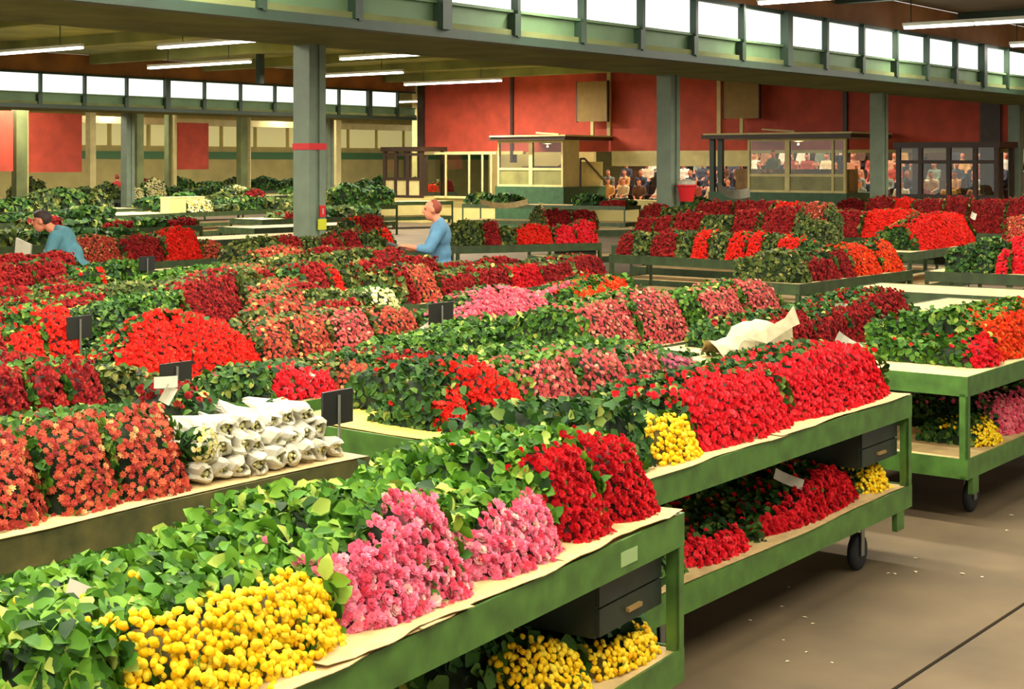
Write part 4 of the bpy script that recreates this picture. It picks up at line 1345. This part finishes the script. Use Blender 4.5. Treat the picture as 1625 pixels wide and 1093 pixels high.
# ------------------------------------------------------------------ red bin and extinguisher on the columns
r = empty('red_bin', W(24.1 + .02, 15.3 - .16 - .23, 1.47), UANG)
tag(r, 'bright red bin with a white lid hung on the middle column', 'bin')
MB().lathe((0, 0, 0), [(0, 0), (.13, 0), (.17, .28), (.19, .29), (.19, .32), (.15, .32), (.12, .05), (0, .05)], 'z', 16).build('bucket', M_signred, r, False)
MB().lathe((0, 0, 0), [(.17, .32), (.16, .38), (.06, .42), (0, .42)], 'z', 16).build('lid', M_white, r)
MB().box(-.05, .05, .12, .21, .2, .26).build('hook', M_chrome, r)
r = empty('fire_extinguisher', W(42.62, 15.0, 1.35), UANG)
tag(r, 'red extinguisher on the farthest right column', 'extinguisher')
MB().lathe((0, 0, 0), [(0, 0), (.09, 0), (.09, .55), (.04, .64), (0, .64)], 'z', 14).build('cylinder', M_signred, r)
MB().box(-.02, .07, -.02, .02, .64, .7).build('valve', M_black, r)

# ------------------------------------------------------------------ papers, cones, petals
def sheet(name, c, u0, u1, w0_, w1_, z, label, m=M_paper, cat='newspaper', amp=.006, nx=14, ny=5, droop=0.0, group=None):
    V, T = [], []
    ph = random.uniform(0, 6)
    for j in range(ny):
        for i in range(nx):
            s, t = i / (nx - 1), j / (ny - 1)
            x = u0 + (u1 - u0) * s
            y = w0_ + (w1_ - w0_) * t + .012 * math.sin(9 * s + ph) * (1 - t)
            zz = z + amp * abs(math.sin(11 * s + 3 * t + ph)) + random.uniform(0, amp * .6) - (droop if j == 0 else 0)
            V.append((x, y, zz))
    b = MB()
    fs = []
    for j in range(ny - 1):
        for i in range(nx - 1):
            a = j * nx + i
            fs.append((a, a + 1, a + nx + 1, a + nx))
    b.add(V, fs)
    n = len(V)
    b.add([(x, y, zz - .002) for x, y, zz in V], [f[::-1] for f in fs])
    o = b.build(name, m)
    o.location = c.O; o.rotation_euler = (0, 0, c.ang)
    tag(o, label, cat, group)
    return o
ua, ub, uc = front_u(A, 560, 0), front_u(A, 760, 0), front_u(A, 930, 0)
sheet('newspaper_sheet', A, ua - .5, ua + .35, -.012, .3, ZT + .008, 'cream newspaper sheet under the yellow flowers and roses, nearest', group='newspaper on the nearest trolley')
sheet('newspaper_sheet', A, ua - .1, ub - .05, -.008, .32, ZT + .016, 'ragged cream newspaper sheet under the larger pink roses', group='newspaper on the nearest trolley')
sheet('newspaper_sheet', A, ub - .3, uc, -.004, .3, ZT + .010, 'cream newspaper sheet under the smaller pink roses', group='newspaper on the nearest trolley')
sheet('newspaper_sheet', A, uc - .12, A.L - .02, .0, .3, ZT + .015, 'cream newspaper sheet under the velvet red bunches', group='newspaper on the nearest trolley')
sheet('newspaper_sheet', Bc, .05, 1.4, -.005, .3, ZT + .008, 'cream newspaper under the left crimson heap', amp=.004)
sheet('newspaper_sheet', Bc, 1.3, Bc.L - .02, -.005, .3, ZT + .012, 'cream newspaper under the right crimson heap', amp=.004)
sheet('newspaper_sheet', Bc, .05, Bc.L - .1, .0, .3, ZL + .008, 'cream newspaper on the lower deck below the crimson heaps', amp=.004)
sheet('newspaper_sheet', C, .05, C.L - .03, .0, .5, ZT + .008, 'cream newspaper under the white paper cones', amp=.004)
sheet('newspaper_sheet', E, .02, .6, .02, 1.0, ZT + .008, 'yellowed newspaper on the bare end left of the red heart', m=mat('yellow_paper', (236, 196, 84), .85, noise=.1), amp=.004)
sheet('newspaper_sheet', G, .02, .5, .3, .95, ZT + .008, 'yellowed newspaper on the bare end before the widest red heap', m=MATS['yellow_paper'], amp=.004)

def spot(c, px, py, w_, z):
    """local point on trolley c at photo column px, depth w_ and height taken from photo row py when z is None"""
    u = front_u(c, px, w_)
    p = c.O + c.e * u + c.n * w_
    if z is None:
        z = H - (py - HY) * p.y / F
    return Vector((p.x, p.y, z))

def card(name, c, px, py, w_, size, rot, label, m=M_white, cat='card', bend=.02):
    """a stiff bent card or strip of paper stuck in the flowers"""
    a, b_ = size
    V = []
    for j in range(3):
        for i in range(5):
            s, t = i / 4 - .5, j / 2 - .5
            V.append((a * s, bend * (1 - 4 * s * s) + .3 * bend * t, b_ * t))
    fs = [(j * 5 + i, j * 5 + i + 1, j * 5 + i + 6, j * 5 + i + 5) for j in range(2) for i in range(4)]
    g = MB()
    g.add(V, fs); g.add([(x, y + .002, z) for x, y, z in V], [f[::-1] for f in fs])
    o = g.build(name, m)
    o.location = spot(c, px, py, w_, None)
    o.rotation_euler = rot
    tag(o, label, cat)
    return o
card('paper_strip', A, 168, 950, .46, (.2, .06), (-.7, .35, .3), 'white paper strip lying in the leaves at lower left', cat='paper')
card('price_card', Bc, 1252, 760, .2, (.16, .055), (-.3, .4, .1), 'white card in the leaves of the lower deck', cat='card')
card('paper_sleeve', Bc, 1345, 548, .42, (.16, .1), (-.3, .55, 0), 'white paper corner above the right crimson heap', cat='paper')
card('price_card', I, 1335, 490, .3, (.1, .075), (0, .05, .2), 'small white card above the dark red roses', cat='card')
card('price_card', C, 263, 606, .58, (.1, .05), (-.2, -.05, .1), 'white number card behind the bronze flowers', cat='card')
card('price_card', C, 267, 626, .57, (.05, .08), (-.2, .5, .1), 'folded white paper strip hanging below the number card', cat='paper')
card('tissue_strip', G, 485, 608, .1, (.035, .15), (-.5, .6, 0), 'white tissue strip across the crimson bunch', cat='paper')
card('tissue_strip', Hc, 672, 520, .1, (.12, .04), (-.3, -.6, 0), 'curled cream tissue by the black board', cat='paper')
card('wrapping_paper', Pc, 235, 464, .12, (.36, .11), (-.6, -.1, .1), 'cream wrapping paper over the far left bunches', M_paper, 'paper', .06)
card('wrapping_paper', c7, 1424, 362, .12, (.26, .2), (-.3, -.5, .3), 'yellow wrapping paper left of the broad red block', mat('yellow_wrap', (224, 186, 70), .7), 'paper', .05)
card('tissue_strip', Wc, 1545, 342, .3, (.1, .12), (-.3, .5, .2), 'white paper tip above the broad red block', cat='paper')
card('wrapping_paper', c8, 800, 320, .4, (.9, .2), (-.9, 0, .1), 'pale paper over the cream bunches', M_paper, 'paper', .1)
card('wrapping_paper', far[14], 1165, 300, .2, (.9, .35), (-.6, .2, .1), 'white arched paper before the wide booth', M_white, 'paper', .25)

# crumpled white paper on the end of trolley E, lying on two flat bundles
r = empty('crumpled_paper', spot(E, 1158, 575, .28, ZT + .068), E.ang)
tag(r, 'large crumpled sheet of white wrapping paper on the middle trolley', 'paper')
V, fs = [], []
nx, ny = 16, 9
for j in range(ny):
    t = j / (ny - 1)
    for i in range(nx):
        s = i / (nx - 1)
        R_ = .10 + .10 * s
        a = math.pi * (1.05 - 1.15 * t)
        wr = .014 * math.sin(9 * s + 5 * t) + .011 * math.sin(23 * s - 11 * t) + random.uniform(-.006, .006)
        V.append((-.22 + .62 * s + .03 * math.sin(6 * t), -R_ * math.cos(a) * .9 + wr, max(0.0, .01 + (R_ * .8 + .05 * s * s) * max(0, math.sin(a)) + wr)))
for j in range(ny - 1):
    for i in range(nx - 1):
        a = j * nx + i
        fs.append((a, a + 1, a + nx + 1, a + nx))
g = MB(); g.add(V, fs); g.add([(x, y + .002, z - .002) for x, y, z in V], [f[::-1] for f in fs])
M_crumple = mat('crumpled_paper', (190, 180, 142), .9, noise=.14, scale=12, bump=.4)
g.build('folded_sheet', M_crumple, r, False)
g = MB()
V = [(.0, -.12, .12), (.2, -.16, .17), (.42, -.17, .22), (.62, -.12, .28), (.56, -.2, .17), (.42, -.22, .16), (.40, -.24, .02), (.12, -.2, .08)]
g.add(V, [(0, 7, 1), (1, 7, 5, 2), (2, 5, 4), (2, 4, 3), (7, 6, 5)])
g.add([(x, y + .004, z - .002) for x, y, z in V], [(1, 7, 0), (2, 5, 7, 1), (4, 5, 2), (3, 4, 2), (5, 6, 7)])
g.build('loose_flap', M_crumple, r)
for k, (px, dz, l) in enumerate(((1160, .036, 'upper flat newspaper bundle under the crumpled paper'), (1140, .004, 'lower flat newspaper bundle under the crumpled paper'))):
    g = MB().box(-.3, .3, -.16, .2, 0, .014).box(-.29, .3, -.15, .19, .016, .03)
    o = g.build('newspaper_bundle', M_paper)
    o.location = spot(E, px, 590, .25, ZT + dz); o.rotation_euler = (0, 0, E.ang + .06 * (1 - 2 * k))
    tag(o, l, 'newspapers')

# white paper cones with freesias on trolley C
CONES = []
for k in range(4):
    g = MB().lathe((0, 0, 0), [(.012, .42), (.028, .22), (.045, .05), (.047, .0), (.04, -.035), (.028, -.045), (.024, -.03), (.03, .0), (.02, .1)], 'y', 14)
    g.v = [(x * (1 + .22 * math.sin(3 * math.atan2(z, x) + k * 1.7)) + random.uniform(-.004, .004), y + .018 * math.sin(2 * math.atan2(z, x) + k), z * (1 + .16 * math.cos(2 * math.atan2(z, x) + k)) + random.uniform(-.004, .004)) for x, y, z in g.v]
    CONES.append(g.mesh('paper_cone', M_white))
nb = 12
ang = rng.uniform(0, 6.28, nb); rad = .022 * np.sqrt(rng.uniform(0, 1, nb))
P = np.stack([rad * np.cos(ang), rng.uniform(-.03, -.01, nb), rad * np.sin(ang)], 1)
bud_me = scatter('freesia_buds', POMP, P, np.tile([[0, -1.0, 0]], (nb, 1)) + rng.normal(0, .3, (nb, 3)), np.full(nb, .009), rng.uniform(0, .8, nb), B['cream'])
uL, uR = front_u(C, 308, .1), front_u(C, 540, .1)
q = 0
for row in range(3):
    n_ = 9 - row
    for i in range(n_):
        u = uL + (uR - uL) * ((i + .5 + .5 * row) / 9)
        r = empty('freesia_cone', C.O + C.e * u + C.n * (.1 + .05 * row + random.uniform(-.02, .02)) + Vector((0, 0, ZT + .058 + .07 * row + random.uniform(-.008, .012))), C.ang)
        r.rotation_euler = (random.uniform(-.2, .15), random.uniform(0, 6), C.ang + random.uniform(-.4, .4))
        tag(r, f'white paper cone of freesias, {["bottom", "middle", "top"][row]} layer, {ORD[i]} from left', 'flowers', 'white paper cones')
        link('paper_cone', CONES[q % 4], r)
        b_ = tag(link('freesia_buds', bud_me, r), kind='stuff')
        q += 1
lst = []
for (px, py, w_) in ((322, 705, .1), (445, 658, .35)):
    p = spot(C, px, py, w_, None)
    r = empty('freesia_posy', p, C.ang)
    tag(r, 'open posy of pale yellow freesias ' + ('left of the paper cones' if px < 400 else 'above the paper cones'), 'flowers')
    n_ = 60
    d = rng.normal(0, 1, (n_, 3)); d[:, 1] = -np.abs(d[:, 1]); d /= np.linalg.norm(d, axis=1, keepdims=True)
    tag(link('blooms', scatter('blooms', DAISY, d * np.array([[.06, .05, .075]]), d, np.full(n_, .013), rng.uniform(0, .8, n_), B['cream']), r), kind='stuff')
    d = rng.normal(0, 1, (40, 3)); d /= np.linalg.norm(d, axis=1, keepdims=True)
    tag(link('leaves', scatter('leaves', BROAD, d * .06 + np.array([[0, .04, 0]]), d, np.full(40, .06), rng.uniform(0, .8, 40), L_mid), r), kind='stuff')
    MB().cyl((0, .02, -.05), (0, .35, -.1 if px < 400 else -.16), .03, 8, .02).build('stem_bundle', M_stem, r)

# light green repair patch on the nearest trolley's rail
u = front_u(A, 1000, 0)
MB().box(u - .07, u + .05, -.003, 0, ZT - .085, ZT - .035).build('paint_patch', mat('pale_green_tape', (158, 186, 120), .6), A.root)

# fallen petals on the floor
pet = MB().add([(-.02, 0, .002), (0, -.012, .006), (.02, 0, .003), (0, .013, .007), (0, 0, .002)], [(0, 1, 4), (1, 2, 4), (2, 3, 4), (3, 0, 4)]).mesh('petal', mat('petal_white', (228, 214, 176), .7))
petr = MB().add([(-.03, 0, .002), (0, -.018, .012), (.03, 0, .003), (0, .018, .014), (0, 0, .002)], [(0, 1, 4), (1, 2, 4), (2, 3, 4), (3, 0, 4)]).mesh('petal', mat('petal_fallen_red', (226, 60, 60), .7))
for (px, py) in ((1252, 932), (1241, 963), (1277, 980), (1290, 990), (1243, 1016), (1190, 985), (1250, 1050), (1453, 886), (1410, 910), (1453, 908), (1420, 911), (1558, 916), (1605, 818), (1527, 911), (1598, 842), (1280, 1035), (1320, 1052)):
    d = F * H / (py - HY)
    o = link('fallen_petal', pet); o.location = ((px - CX) / F * d, d, .001); o.rotation_euler = (0, 0, random.uniform(0, 6)); o.scale = [random.uniform(.5, .9)] * 3
    tag(o, 'small pale petal fallen on the concrete floor', 'petal', 'petals on the floor')
d = F * H / (818 - HY)
o = link('fallen_petal', petr); o.location = ((1417 - CX) / F * d, d, .001)
tag(o, 'red petal fallen on the floor beside the castor', 'petal')
